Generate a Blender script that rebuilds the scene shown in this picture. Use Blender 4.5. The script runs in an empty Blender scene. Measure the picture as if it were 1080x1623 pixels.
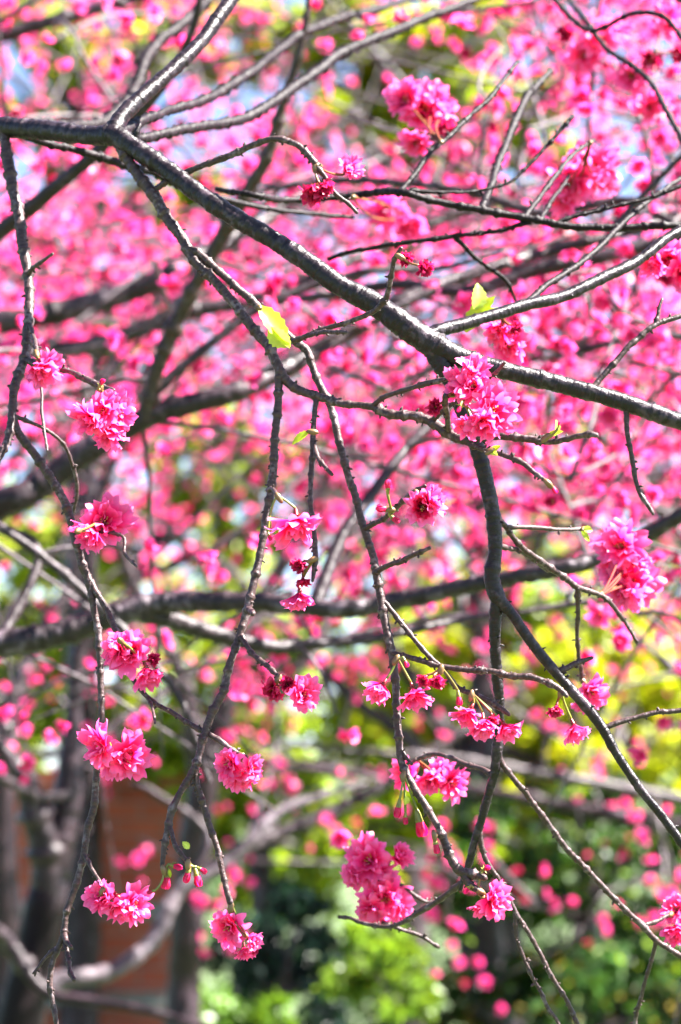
import bpy, math, random
import numpy as np
from mathutils import Vector, Matrix, Quaternion
R = math.radians
S = bpy.context.scene
COL = S.collection
random.seed(7)
rng = np.random.default_rng(11)

# ------------------------------------------------------------------ camera
LENS, SH, HPX = 85.0, 36.0, 1623.0
PITCH = R(6)
CAM = Vector((0, 0, 1.6))
FOCUS = 1.80
cd = bpy.data.cameras.new('camera')
cam = bpy.data.objects.new('camera', cd); COL.objects.link(cam)
cam.location = CAM
cam.rotation_euler = (math.pi / 2 + PITCH, 0, 0)
cd.sensor_fit = 'VERTICAL'; cd.sensor_height = SH; cd.sensor_width = 24; cd.lens = LENS
cd.clip_start = 0.02; cd.clip_end = 3000
cd.dof.use_dof = True; cd.dof.focus_distance = FOCUS; cd.dof.aperture_fstop = 6.4
S.camera = cam
# ------------------------------------------------------------------ light
SUN_AZ, SUN_EL = 93, 50
w = bpy.data.worlds.new('World'); S.world = w; w.use_nodes = True
nt = w.node_tree; bg = nt.nodes['Background']
sky = nt.nodes.new('ShaderNodeTexSky'); sky.sky_type = 'NISHITA'; sky.sun_disc = False
sky.sun_elevation = R(SUN_EL); sky.sun_rotation = R(SUN_AZ)
sky.air_density = .5; sky.dust_density = .45; sky.ozone_density = .5
nt.links.new(sky.outputs[0], bg.inputs[0]); bg.inputs[1].default_value = 0.05
sd = bpy.data.lights.new('sun', 'SUN'); sd.energy = 5.0; sd.angle = R(0.5); sd.color = (1, .955, .89)
so = bpy.data.objects.new('sun', sd); COL.objects.link(so)
sv = Vector((math.sin(R(SUN_AZ)) * math.cos(R(SUN_EL)), math.cos(R(SUN_AZ)) * math.cos(R(SUN_EL)), math.sin(R(SUN_EL))))
so.rotation_mode = 'QUATERNION'; so.rotation_quaternion = sv.to_track_quat('Z', 'Y'); so.location = (4, 4, 9)
S.view_settings.view_transform = 'Standard'; S.view_settings.look = 'None'
S.view_settings.exposure = 3.4; S.view_settings.gamma = 1
S.cycles.max_bounces = 8; S.cycles.diffuse_bounces = 4; S.cycles.transmission_bounces = 6
S.cycles.transparent_max_bounces = 8

# ------------------------------------------------------------------ helpers
CR = Vector((1, 0, 0))
CF = Vector((0, math.cos(PITCH), math.sin(PITCH)))
CU = Vector((0, -math.sin(PITCH), math.cos(PITCH)))
def pxs(d): return d * SH / LENS / HPX                    # metres per photo pixel at depth d
def at(px, py, d):
    s = pxs(d)
    return CAM + CF * d + CR * ((px - 540) * s) + CU * ((811.5 - py) * s)
def camdir(x, y, z): return (CR * x + CU * y - CF * z).normalized()
def topx(p):
    v = Vector(p) - CAM; d = v.dot(CF); s = pxs(d)
    return 540 + v.dot(CR) / s, 811.5 - v.dot(CU) / s, d

WLOC = {}
def tag(o, label=None, cat=None, group=None, kind=None):
    if label: o['label'] = label
    if cat: o['category'] = cat
    if group: o['group'] = group
    if kind: o['kind'] = kind
    return o
def empty(name, loc, parent=None):
    o = bpy.data.objects.new(name, None); COL.objects.link(o); o.empty_display_size = .05
    loc = Vector(loc); WLOC[o.name] = loc
    if parent: o.parent = parent; o.location = loc - WLOC[parent.name]
    else: o.location = loc
    return o
class MB:
    """collects tubes, leaves, petals and boxes in world space"""
    def __init__(s): s.v = []; s.f = []; s.m = []; s.a = []; s.n = 0
    def add(s, v, f, attr=None, mat=0):
        v = np.asarray(v, float); k = len(v)
        s.v.append(v); s.f += [tuple(i + s.n for i in q) for q in f]; s.m += [mat] * len(f)
        s.a.append(np.zeros((k, 3)) if attr is None else np.asarray(attr, float).reshape(k, 3)); s.n += k
    def mesh(s, name, mats, smooth=True):
        me = bpy.data.meshes.new(name)
        v = np.concatenate(s.v); me.from_pydata(v.tolist(), [], s.f)
        a = me.attributes.new('data', 'FLOAT_VECTOR', 'POINT'); a.data.foreach_set('vector', np.concatenate(s.a).astype('f4').ravel())
        for m in mats: me.materials.append(m)
        if len(mats) > 1: me.polygons.foreach_set('material_index', s.m)
        if smooth: me.polygons.foreach_set('use_smooth', [True] * len(me.polygons))
        me.update()
        return me
    def build(s, name, mats, parent=None, smooth=True):
        if not isinstance(mats, (list, tuple)): mats = [mats]
        off = None
        if parent is not None: off = WLOC[parent.name]
        else: off = Vector((0, 0, 0))
        s.v = [x - np.array(off) for x in s.v]
        o = bpy.data.objects.new(name, s.mesh(name, mats, smooth)); COL.objects.link(o)
        if parent: o.parent = parent
        WLOC[o.name] = Vector(off)
        return o

def catmull(P, step):
    P = [np.asarray(p, float) for p in P]
    if len(P) == 2: P = [P[0], (P[0] + P[1]) / 2, P[1]]
    Q = [2 * P[0] - P[1]] + P + [2 * P[-1] - P[-2]]
    out = []
    for i in range(1, len(Q) - 2):
        p0, p1, p2, p3 = Q[i - 1:i + 3]
        n = max(2, int(np.linalg.norm(p2[:3] - p1[:3]) / step))
        for k in range(n):
            t = k / n
            out.append(.5 * ((2 * p1) + (p2 - p0) * t + (2 * p0 - 5 * p1 + 4 * p2 - p3) * t * t + (3 * p1 - p0 - 3 * p2 + p3) * t ** 3))
    out.append(P[-1])
    return np.array(out)
def smooth_noise(n, scale, amp, r):
    k = max(3, int(n / scale) + 3)
    g = r.normal(size=k); x = np.linspace(0, k - 1.001, n); i = x.astype(int); t = x - i; t = t * t * (3 - 2 * t)
    return amp * (g[i] * (1 - t) + g[np.minimum(i + 1, k - 1)] * t)
def add_tube(mb, P4, seg, r=None, rough=0.0, mat=0, tip=True):
    """P4: n x 4 (xyz + radius)"""
    P = P4[:, :3]; rad = P4[:, 3]; n = len(P)
    T = np.gradient(P, axis=0); T /= np.linalg.norm(T, axis=1)[:, None] + 1e-12
    a = np.array([.3, .2, .93]); a = a - T[0] * a.dot(T[0])
    if np.linalg.norm(a) < .2: a = np.array([1., 0, 0]); a -= T[0] * a.dot(T[0])
    a /= np.linalg.norm(a)
    L = np.concatenate([[0], np.cumsum(np.linalg.norm(np.diff(P, axis=0), axis=1))])
    th = np.arange(seg) / seg * 2 * np.pi
    V = []; A = []
    rn = (r.normal(size=(n, seg)) * rough + 1) if (r is not None and rough) else np.ones((n, seg))
    for i in range(n):
        a = a - T[i] * a.dot(T[i]); a /= np.linalg.norm(a); b = np.cross(T[i], a)
        rr = (rad[i] * rn[i])[:, None]
        V.append(P[i] + rr * (np.cos(th)[:, None] * a + np.sin(th)[:, None] * b))
        A.append(np.stack([rad[i] * np.cos(th), rad[i] * np.sin(th), np.full(seg, L[i])], 1))
    V = np.concatenate(V); A = np.concatenate(A)
    F = []
    for i in range(n - 1):
        for j in range(seg):
            k = (j + 1) % seg
            F.append((i * seg + j, i * seg + k, (i + 1) * seg + k, (i + 1) * seg + j))
    V = np.vstack([V, P[0] - T[0] * rad[0] * .5, P[-1] + T[-1] * rad[-1] * .8]); A = np.vstack([A, [0, 0, 0], [0, 0, L[-1]]])
    c0, c1 = n * seg, n * seg + 1
    for j in range(seg):
        k = (j + 1) % seg
        F.append((c0, k, j)); F.append((c1, (n - 1) * seg + j, (n - 1) * seg + k))
    mb.add(V, F, A, mat)

# ------------------------------------------------------------------ materials
def newmat(name):
    m = bpy.data.materials.new(name); m.use_nodes = True
    n = m.node_tree.nodes; n.clear(); out = n.new('ShaderNodeOutputMaterial')
    return m, n, m.node_tree.links, out
def ramp(n, stops, interp='LINEAR'):
    r = n.new('ShaderNodeValToRGB'); e = r.color_ramp.elements; r.color_ramp.interpolation = interp
    while len(e) < len(stops): e.new(.5)
    for x, (p, c) in zip(e, stops): x.position = p; x.color = (*c, 1)
    return r
def bark_mat(name, dark, mid, pale, fleck=.6, ring=300., rough=.42, bump=.5, scale=1.0, spec=.3):
    m, n, l, out = newmat(name)
    at_ = n.new('ShaderNodeAttribute'); at_.attribute_name = 'data'
    mp = n.new('ShaderNodeMapping'); mp.inputs['Scale'].default_value = (60 * scale, 60 * scale, ring * scale); l.new(at_.outputs['Vector'], mp.inputs[0])
    n1 = n.new('ShaderNodeTexNoise'); n1.inputs['Scale'].default_value = 1; n1.inputs['Detail'].default_value = 5; n1.inputs['Roughness'].default_value = .65; l.new(mp.outputs[0], n1.inputs['Vector'])
    n2 = n.new('ShaderNodeTexNoise'); n2.inputs['Scale'].default_value = 190 * scale; n2.inputs['Detail'].default_value = 4; l.new(at_.outputs['Vector'], n2.inputs['Vector'])
    n3 = n.new('ShaderNodeTexNoise'); n3.inputs['Scale'].default_value = 28 * scale; n3.inputs['Detail'].default_value = 3; l.new(at_.outputs['Vector'], n3.inputs['Vector'])
    r1 = ramp(n, [(.34, dark), (.66, mid)]); l.new(n1.outputs[0], r1.inputs[0])
    mul = n.new('ShaderNodeMath'); mul.operation = 'MULTIPLY'; l.new(n2.outputs[0], mul.inputs[0]); l.new(n3.outputs[0], mul.inputs[1])
    r2 = ramp(n, [(.27, (0, 0, 0)), (.36, (fleck,) * 3)]); l.new(mul.outputs[0], r2.inputs[0])
    mx = n.new('ShaderNodeMix'); mx.data_type = 'RGBA'; l.new(r2.outputs[0], mx.inputs[0]); l.new(r1.outputs[0], mx.inputs[6]); mx.inputs[7].default_value = (*pale, 1)
    b = n.new('ShaderNodeBsdfPrincipled'); l.new(mx.outputs[2], b.inputs['Base Color']); b.inputs['Roughness'].default_value = rough; b.inputs['Specular IOR Level'].default_value = spec
    add = n.new('ShaderNodeMath'); l.new(n1.outputs[0], add.inputs[0]); l.new(n2.outputs[0], add.inputs[1])
    bp = n.new('ShaderNodeBump'); bp.inputs['Strength'].default_value = bump; bp.inputs['Distance'].default_value = .0015 / scale; l.new(add.outputs[0], bp.inputs['Height']); l.new(bp.outputs[0], b.inputs['Normal'])
    l.new(b.outputs[0], out.inputs[0])
    return m
def thin_mat(name, trans=.45, gloss=.06, rough=.5, tint=(1, 1, 1), var=.12):
    """petals and leaves: the colour sits in the mesh, light passes through"""
    m, n, l, out = newmat(name)
    a = n.new('ShaderNodeAttribute'); a.attribute_name = 'data'
    tc = n.new('ShaderNodeTexCoord'); no = n.new('ShaderNodeTexNoise'); no.inputs['Scale'].default_value = 160; no.inputs['Detail'].default_value = 3; l.new(tc.outputs['Object'], no.inputs['Vector'])
    mr = n.new('ShaderNodeMapRange'); mr.inputs[3].default_value = 1 - var; mr.inputs[4].default_value = 1 + var; mr.inputs[1].default_value = .3; mr.inputs[2].default_value = .7; l.new(no.outputs[0], mr.inputs[0])
    vm = n.new('ShaderNodeVectorMath'); vm.operation = 'SCALE'; l.new(a.outputs['Vector'], vm.inputs[0]); l.new(mr.outputs[0], vm.inputs['Scale'])
    d = n.new('ShaderNodeBsdfDiffuse'); l.new(vm.outputs[0], d.inputs[0])
    t = n.new('ShaderNodeBsdfTranslucent')
    vt = n.new('ShaderNodeVectorMath'); vt.operation = 'MULTIPLY'; vt.inputs[1].default_value = tint; l.new(vm.outputs[0], vt.inputs[0]); l.new(vt.outputs[0], t.inputs[0])
    mx = n.new('ShaderNodeMixShader'); mx.inputs[0].default_value = trans; l.new(d.outputs[0], mx.inputs[1]); l.new(t.outputs[0], mx.inputs[2])
    g = n.new('ShaderNodeBsdfGlossy'); g.inputs['Roughness'].default_value = rough
    m2 = n.new('ShaderNodeMixShader'); m2.inputs[0].default_value = gloss; l.new(mx.outputs[0], m2.inputs[1]); l.new(g.outputs[0], m2.inputs[2])
    l.new(m2.outputs[0], out.inputs[0])
    return m
M_BOUGH = bark_mat('bough_bark', (.005, .0024, .0035), (.0145, .0078, .0105), (.13, .092, .12), fleck=.28, ring=420, rough=.34, bump=.8)
M_SHADETONE = bark_mat('shade_toned_bark', (.0045, .0022, .003), (.012, .0068, .0085), (.06, .042, .05), fleck=.18, ring=300, rough=.5, bump=.8, spec=.15)  # bark colour darkened to carry shade from blossom and canopy above
M_TWIG = bark_mat('twig_bark', (.020, .010, .0105), (.066, .037, .036), (.21, .165, .18), fleck=.45, ring=260, rough=.45, bump=.7, scale=1.6)
M_FARBARK = bark_mat('weathered_bark', (.010, .0055, .0068), (.034, .021, .0255), (.20, .155, .19), fleck=.4, ring=200, rough=.45, bump=.8, scale=.5)
M_PALE = bark_mat('pale_twig_bark', (.03, .021, .025), (.10, .076, .088), (.28, .23, .265), fleck=.45, ring=200, rough=.5, scale=.5)
M_PETAL = thin_mat('pink_petal', .55, .03, .5, (1.05, .85, 1.05), .10)
M_LEAF = thin_mat('green_leaf', .5, .025, .4, (1.1, 1.0, .5), .2)
M_CALYX = thin_mat('calyx', .2, .06, .4, (1, 1, 1), .2)

# ------------------------------------------------------------------ blossoms
DEEP = np.array((.68, .002, .08)); MID = np.array((.91, .024, .235)); EDGE = np.array((.97, .185, .49))
FARC = (np.array((.67, .002, .06)), np.array((.84, .017, .215)), np.array((.93, .145, .45)))
WD = np.array((.20, .002, .02)); WM = np.array((.42, .003, .05)); WE = np.array((.60, .02, .12))
def petal(mb, phi, th0, th1, L, W, r, nu=4, nv=5, cols=(DEEP, MID, EDGE), ruffle=.16, notch=.22, base=.0016):
    ts = np.linspace(0, 1, nv + 1); us = np.linspace(-1, 1, nu + 1)
    bri = r.uniform(.82, 1.12); pale = r.uniform(-.15, .35)
    ph = r.uniform(0, 6.28); kk = r.uniform(2.2, 4.5); cup = r.uniform(-.25, .5); tw = r.normal() * .25
    c, s = math.cos(phi), math.sin(phi); side = np.array((-s, c, 0))
    pos = np.array((c * base, s * base, .002)); mids = [pos]
    ang = th0 + (th1 - th0) * ts
    for i in range(nv):
        d = np.array((c * math.sin(ang[i]), s * math.sin(ang[i]), math.cos(ang[i])))
        pos = pos + d * L / nv; mids.append(pos)
    V, A = [], []
    for i, t in enumerate(ts):
        wv = W * (.16 + .84 * math.sin(min(1, t / .72) * math.pi / 2)) * (1 if t < .72 else math.sqrt(max(0, 1 - ((t - .72) / .42) ** 2)))
        d = np.array((c * math.sin(ang[i]), s * math.sin(ang[i]), math.cos(ang[i])))
        nn = np.cross(d, side); tws = tw * t
        sd_ = side * math.cos(tws) + nn * math.sin(tws)
        for u in us:
            p = mids[i] + sd_ * u * wv + nn * (wv * cup * u * u + L * ruffle * t * t * math.sin(kk * u + ph) * .6)
            if t > .6: p = p - d * L * (notch * (1 - abs(u)) ** 2 + r.uniform(0, .04)) * (t - .6) / .4
            V.append(p)
            e = max(0., min(1., (t - .55) * 1.6 + abs(u) * .25 * t + pale))
            q = max(0., min(1., t / .45))
            col = (cols[0] * (1 - q) + cols[1] * q) * (1 - e) + cols[2] * e
            A.append(col * bri)
    F = [(i * (nu + 1) + j, i * (nu + 1) + j + 1, (i + 1) * (nu + 1) + j + 1, (i + 1) * (nu + 1) + j) for i in range(nv) for j in range(nu)]
    mb.add(V, F, np.clip(A, 0, .97), 0)
GREENC = np.array((.16, .24, .03)); REDC = np.array((.20, .012, .02))
def add_calyx(mb, ln=.007, rr=.0021, col=REDC, sepals=True):
    z = np.linspace(-ln, .002, 6)
    P = np.zeros((6, 4)); P[:, 2] = z; P[:, 3] = [rr * .45, rr * .75, rr * .95, rr, rr * 1.15, rr * 1.3]
    m2 = MB(); add_tube(m2, P, 7)
    mb.add(m2.v[0], m2.f, np.tile(col, (len(m2.v[0]), 1)), 1)
    if sepals:
        for k in range(5):
            a = k * 1.2566 + .3; c, s = math.cos(a), math.sin(a)
            v = [(c * rr - s * rr * .6, s * rr + c * rr * .6, 0), (c * rr + s * rr * .6, s * rr - c * rr * .6, 0), (c * .0075, s * .0075, .0005)]
            mb.add(v, [(0, 1, 2)], np.tile(col * .9 + GREENC * .15, (3, 1)), 1)
def blossom_mesh(seed, kind='open', lod=0):
    r = np.random.default_rng(seed); mb = MB()
    cols = (DEEP, MID, EDGE); nu, nv = (5, 6) if lod == 0 else (2, 2)
    if kind == 'open': layers = [(7, 66, 118, .0245, .0076), (7, 40, 96, .0235, .0070), (6, 20, 66, .0200, .0062), (4, 6, 40, .0150, .0048)]
    elif kind == 'half': layers = [(8, 50, 84, .0240, .0070), (8, 30, 62, .0240, .0066), (7, 12, 42, .0220, .0060), (4, 4, 24, .0180, .0050)]
    elif kind == 'wilt':
        layers = [(8, 35, 80, .0190, .0062), (8, 20, 58, .0180, .0056), (7, 6, 36, .0155, .0050)]; cols = (WD, WM, WE)
    elif kind == 'deep':
        layers = [(8, 74, 98, .0210, .0078), (8, 52, 80, .0195, .0070), (9, 20, 52, .0155, .0052)]
    if lod and kind != 'wilt': cols = FARC
    if lod: layers = [(max(4, int(n * .62)), a, b, L, W * 1.35) for n, a, b, L, W in layers]
    for li, (n, lo, hi, L, W) in enumerate(layers):
        o = r.uniform(0, 6.28)
        cc = cols
        if kind == 'deep' and li == 2: cc = (WD, WM * 1.1, DEEP)
        for k in range(n):
            th = R(r.uniform(lo, hi))
            petal(mb, o + (k + r.normal() * .2) * 2 * math.pi / n, th * r.uniform(.35, .75), th * r.uniform(1.0, 1.22), L * r.uniform(.62, 1.2), W * r.uniform(.82, 1.28), r, nu, nv, cc,
                  ruffle=.42 if kind == 'wilt' else .2, notch=r.uniform(.1, .34))
    if lod == 0:
        for k in range(12):
            a = r.uniform(0, 6.28); t = R(r.uniform(4, 38)); L = r.uniform(.008, .013)
            d = np.array((math.sin(t) * math.cos(a), math.sin(t) * math.sin(a), math.cos(t)))
            P = np.zeros((4, 4)); P[:, :3] = d * np.linspace(.002, L, 4)[:, None]; P[:, 3] = (.00025, .0002, .0002, .00055)
            m2 = MB(); add_tube(m2, P, 4); cc = np.tile((.8, .25, .35) if kind != 'wilt' else (.25, .05, .02), (len(m2.v[0]), 1)); cc[-6:] = (.65, .42, .10)
            mb.add(m2.v[0], m2.f, cc, 1)
        add_calyx(mb)
    return mb
PROTO = {}
for kd, n in (('open', 5), ('half', 4), ('wilt', 4), ('deep', 2)):
    PROTO[kd] = [blossom_mesh(100 + i * 7 + len(kd), kd).mesh('blossom', [M_PETAL, M_CALYX]) for i in range(n)]
FARMB = [blossom_mesh(500 + i, 'open' if i < 3 else ('half' if i < 5 else 'wilt'), 1) for i in range(6)]
FAR = []
for m_ in FARMB:
    FAR.append((np.concatenate(m_.v), m_.f, np.concatenate(m_.a)))
FARMESH = [m_.mesh('blossom', [M_PETAL]) for m_ in FARMB]
def bud_mesh(seed):
    r = np.random.default_rng(seed); mb = MB()
    z = np.linspace(0, .0125, 9); t = z / .0125
    P = np.zeros((9, 4)); P[:, 2] = z; P[:, 3] = .0036 * np.sqrt(np.maximum(.02, np.sin(np.pi * np.clip(t * .9 + .1, 0, 1)) )) * (1 - .25 * t)
    m2 = MB(); add_tube(m2, P, 9); v = m2.v[0]; v[:, :2] *= 1 + .1 * np.sin(np.arctan2(v[:, 1], v[:, 0]) * 3 + v[:, 2] * 500)[:, None]
    mb.add(v, m2.f, np.array([DEEP * (1 - q) + MID * q for q in np.clip(v[:, 2] / .0125, 0, 1)]), 0)
    for k in range(5):
        petal(mb, k * 1.2566, R(24), R(-42), .0108, .0032, r, 3, 5, (DEEP, DEEP * .9 + MID * .1, MID), .03, .02, .0018)
    add_calyx(mb, .007, .0024, REDC * .35 + GREENC * .75)
    return mb.mesh('bud', [M_PETAL, M_CALYX])
PROTO['bud'] = [bud_mesh(i) for i in range(3)]
def leaf_mesh(seed, col=(.42, .52, .03), L=.026, W=.0056, fold=.35, curl=.5):
    r = np.random.default_rng(seed); mb = MB(); nv, nu = 12, 4; V, A = [], []
    for i in range(nv + 1):
        t = i / nv; wv = W * (math.sin(math.pi * min(1, t * .96 + .04) ** .85) ** .9) * (1 + .10 * (-1) ** i); a = curl * t
        for j in range(nu + 1):
            u = j / nu * 2 - 1
            V.append((u * wv, L * (math.sin(a) / max(curl, .01)) - .0, abs(u) * wv * fold - L * (1 - math.cos(a)) * .8 + r.normal() * .0001))
            A.append(np.array(col) * (r.uniform(.88, 1.1) + (.25 if abs(u) < .1 else 0)))
    F = [(i * (nu + 1) + j, i * (nu + 1) + j + 1, (i + 1) * (nu + 1) + j + 1, (i + 1) * (nu + 1) + j) for i in range(nv) for j in range(nu)]
    mb.add(V, F, A); return mb.mesh('leaf', [M_LEAF])
PROTO['leaf'] = [leaf_mesh(1), leaf_mesh(2, (.50, .60, .10), .022, .007, .5, .9)]

def place(mesh, name, parent, loc, zdir, size, spin=0, up=None):
    o = bpy.data.objects.new(name, mesh); COL.objects.link(o); o.parent = parent
    o.location = Vector(loc) - WLOC[parent.name]; o.rotation_mode = 'QUATERNION'
    o.rotation_quaternion = Vector(zdir).to_track_quat('Z', 'Y') @ Quaternion((0, 0, 1), spin); o.scale = (size,) * 3
    return o

# ------------------------------------------------------------------ branches traced at real depths
class Tree:
    def __init__(s, name, base, label, cat, group=None):
        s.root = empty(name, base); tag(s.root, label, cat, group); s.paths = {}; s.nodes = []; s.rng = np.random.default_rng(abs(hash(label)) % 1000 if False else len(label) * 31)
    def depth_at(s, key, px, py):
        q = s.paths[key]; i = np.argmin((q[:, 0] - px) ** 2 + (q[:, 1] - py) ** 2); return q[i, 2]
    def branch(s, name, pts, d=None, parent=None, key=None, mat=None, seg=9, step=3.0, rough=.06, wob=.7, knots=True, spurs=0, root_r=None):
        """pts: (px, py, radius px[, depth]); depth runs from d[0] to d[1], or starts on the parent path"""
        r = s.rng
        d0, d1 = (d if isinstance(d, tuple) else (d, d))
        if parent is not None: d0 = s.depth_at(parent, pts[0][0], pts[0][1])
        if d1 is None: d1 = d0
        xy = np.array([p[:2] for p in pts], float); L = np.concatenate([[0], np.cumsum(np.linalg.norm(np.diff(xy, axis=0), axis=1))]); L /= L[-1]
        Q = [(p[0], p[1], p[3] if len(p) > 3 else d0 + (d1 - d0) * L[i], p[2]) for i, p in enumerate(pts)]
        Q = np.array(Q)
        dm = Q[:, 2].mean(); W_ = np.array([(*at(q[0], q[1], q[2]), q[3] * pxs(q[2])) for q in Q])
        C = catmull(W_, step * pxs(dm)); n = len(C)
        px_ = pxs(dm)
        for k in range(3):
            C[:, k] += smooth_noise(n, 9, wob * px_ * .55, r) + smooth_noise(n, 22, wob * px_, r)
        if knots:
            C[:, 3] *= 1 + smooth_noise(n, 4, .035, r)
            i = int(r.uniform(3, 12))
            while i < n - 2:
                g = r.uniform(.14, .46) * (.38 if seg > 12 else 1)
                C[i, 3] *= 1 + g; C[max(0, i - 1), 3] *= 1 + g * .45; C[i + 1, 3] *= 1 + g * .45
                C[i:, :3] += r.normal(size=3) * px_ * wob * .45 * np.exp(-np.arange(n - i) / 14.)[:, None]
                i += int(r.uniform(7, 17) * (2.2 if seg > 12 else 1))
        C[:, 3] = np.maximum(C[:, 3], .35 * px_)
        mb = MB(); add_tube(mb, C, seg, r, rough)
        for _ in range(int(spurs * 1.35)):                           # bud scars and short spurs on the same stem
            i = int(r.uniform(.08, .97) * n); i = min(n - 2, max(1, i)); T = C[i + 1, :3] - C[i - 1, :3]; T /= np.linalg.norm(T) + 1e-9
            v = np.array(camdir(*r.normal(size=3) * (1, 1, .5))); v -= T * v.dot(T) * .5; v /= np.linalg.norm(v); ln = r.uniform(3.2, 7.5) * px_ * (1 if C[i, 3] < 7 * px_ else 1.3); rr = r.uniform(1.3, 2.3) * px_
            tt = np.linspace(0, 1, 5)[:, None]; sp = np.zeros((5, 4)); sp[:, :3] = C[i, :3] + v * (C[i, 3] * .6 + ln * tt) + T * ln * .25 * tt ** 2
            sp[:, 3] = rr * np.array((1.25, .95, 1.1, .95, .5)); add_tube(mb, sp, 6, r, .06)
        o = mb.build(name, mat or M_TWIG, s.root)
        if key: s.paths[key] = np.array([(*topx(c[:3]), 0) for c in C[::2]])
        s.nodes.append(C[::3, :3])
        return o
    def cluster(s, anchor, d, items, name='blossom_cluster'):
        """items: (kind, px, py, size px, facing[, dd])"""
        r = s.rng
        if isinstance(d, tuple): da, d = d
        else: da = d
        A = at(anchor[0], anchor[1], da); e = empty(name, A, s.root)
        for k_, it in enumerate(items):
            kind, px, py, size, f = it[:5]; dd = d + (it[5] if len(it) > 5 else r.normal() * .006)
            zd = camdir(*f); c = at(px, py, dd); world = size * pxs(dd)
            if kind == 'leaf':
                o = place(PROTO['leaf'][k_ % 2], 'leaf', e, c, zd, world / .026, 0)
                dirv = camdir(*it[6]); x = dirv.cross(zd).normalized(); z = x.cross(dirv)
                o.rotation_quaternion = Matrix((x, dirv, z)).transposed().to_quaternion()
                continue
            if kind == 'bud': sc = world / .0165; base = c - zd * (.006 * sc); back = .006
            else: sc = world * 1.06 / .042; base = c - zd * (.010 * sc); back = .0065
            ob_ = place(r.choice(PROTO[kind]), 'bud' if kind == 'bud' else 'blossom', e, base, zd, sc, r.uniform(0, 6.28))
            e0 = base - zd * (back * sc)
            if kind == 'wilt': ob_['label'] = 'dark crimson wilting blossom'
            ctrl = (A + e0) / 2 + (e0 - base).normalized() * (A - e0).length * (.28 if e0.z < A.z + .004 else .06) - Vector((0, 0, .003))
            t = np.linspace(0, 1, 9)[:, None]; P = np.zeros((9, 4)); P[:, :3] = (1 - t) ** 2 * np.array(A) + 2 * t * (1 - t) * np.array(ctrl) + t * t * np.array(e0)
            P[:, 3] = np.linspace(.0008, .00105, 9); m2 = MB(); add_tube(m2, P, 6)
            q = (r.uniform(0, .5) if kind != 'wilt' else .7) if d < 1.9 else r.uniform(.7, .95)
            m2.a = [np.tile(GREENC * (1 - q) + REDC * q, (len(m2.v[0]), 1))]
            m2.build('flower_stalk', M_CALYX, e)
        # scaly bud base the stalks spring from
        P = np.zeros((5, 4)); dv = np.array(at(items[0][1], items[0][2], d) - A); dv /= np.linalg.norm(dv) + 1e-9
        P[:, :3] = np.array(A) + dv * np.linspace(-.002, .006, 5)[:, None]; P[:, 3] = (.0012, .0022, .0024, .0022, .0014)
        m2 = MB(); add_tube(m2, P, 8, r, .12); m2.a = [np.tile((.16, .09, .035), (len(m2.v[0]), 1))]; m2.build('bud_scales', M_CALYX, e)

exec_sections = None
# ================================================================== 1. the nearest tree: sharp bough with hanging twigs
T1 = Tree('cherry_tree', at(-900, 3000, 2.3), 'nearest cherry tree, its dark sharp bough crossing the whole view above hanging twigs', 'tree', 'pink blossoming cherry trees')
B = T1.branch
big = dict(mat=M_BOUGH, seg=22, rough=.03, wob=.35)
b0 = at(-900, 3000, 2.3)
mb = MB(); tr = np.array([(b0.x, b0.y, -.05, .16), (b0.x + .02, b0.y, .5, .125), (b0.x, b0.y - .02, 1.1, .115), (b0.x - .01, b0.y, 1.7, .10), (b0.x + .02, b0.y - .03, 2.1, .085), (b0.x + .08, b0.y - .02, 2.6, .05)])
add_tube(mb, catmull(tr, .03), 22, T1.rng, .03); mb.build('trunk', M_FARBARK, T1.root)
B('limb', [(-930, 420, 50, 2.3), (-600, 290, 30, 2.22), (-300, 205, 19, 2.14), (-100, 192, 17, 2.08), (0, 200, 16, 2.03), (75, 207, 16, 2.0), (150, 215, 15.5, 1.97), (182, 215, 17, 1.96), (215, 235, 16, 1.95), (280, 280, 15, 1.93), (350, 330, 15, 1.91), (425, 375, 15, 1.9), (480, 410, 15.5, 1.89), (540, 453, 17, 1.88), (590, 480, 18, 1.875), (640, 515, 20, 1.87), (685, 545, 22, 1.87), (725, 565, 17, 1.87), (790, 585, 14.5, 1.87), (890, 610, 14, 1.87), (965, 630, 14, 1.87), (1040, 655, 14, 1.87), (1080, 668, 14, 1.87), (1200, 695, 13, 1.88), (1400, 720, 9, 1.9), (1560, 770, 4, 1.93)], key='main', spurs=16, **big)
B('limb', [(180, 208, 15), (195, 183, 13), (230, 150, 12.5), (280, 105, 11.5), (320, 65, 11), (345, 30, 11), (366, 0, 11), (400, -60, 10), (430, -200, 7), (440, -330, 3)], d=(0, 2.16), parent='main', key='upl', spurs=5, **big)
B('limb', [(690, 560, 17), (700, 578, 15.5), (712, 602, 13), (735, 655, 12), (755, 705, 12), (770, 760, 12), (780, 805, 12), (783, 835, 12), (785, 875, 11), (780, 915, 12.5), (788, 945, 13), (800, 960, 10), (815, 977, 8.5), (840, 1015, 8.5), (880, 1065, 8.5), (925, 1115, 8.5), (955, 1155, 8), (980, 1198, 7.5), (1015, 1250, 7), (1045, 1287, 7), (1080, 1335, 7), (1150, 1430, 6), (1230, 1560, 3)], d=(0, 1.86), parent='main', key='fork', spurs=22, **big)
B('limb', [(682, 532, 14), (705, 522, 11), (735, 513, 10), (790, 497, 9.5), (840, 482, 9.5), (890, 472, 9.5), (940, 447, 9.5), (990, 425, 9), (1020, 407, 8.5), (1080, 365, 8), (1200, 320, 6), (1330, 300, 3)], d=(0, 2.06), parent='main', key='upr', spurs=12, **big)
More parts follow.
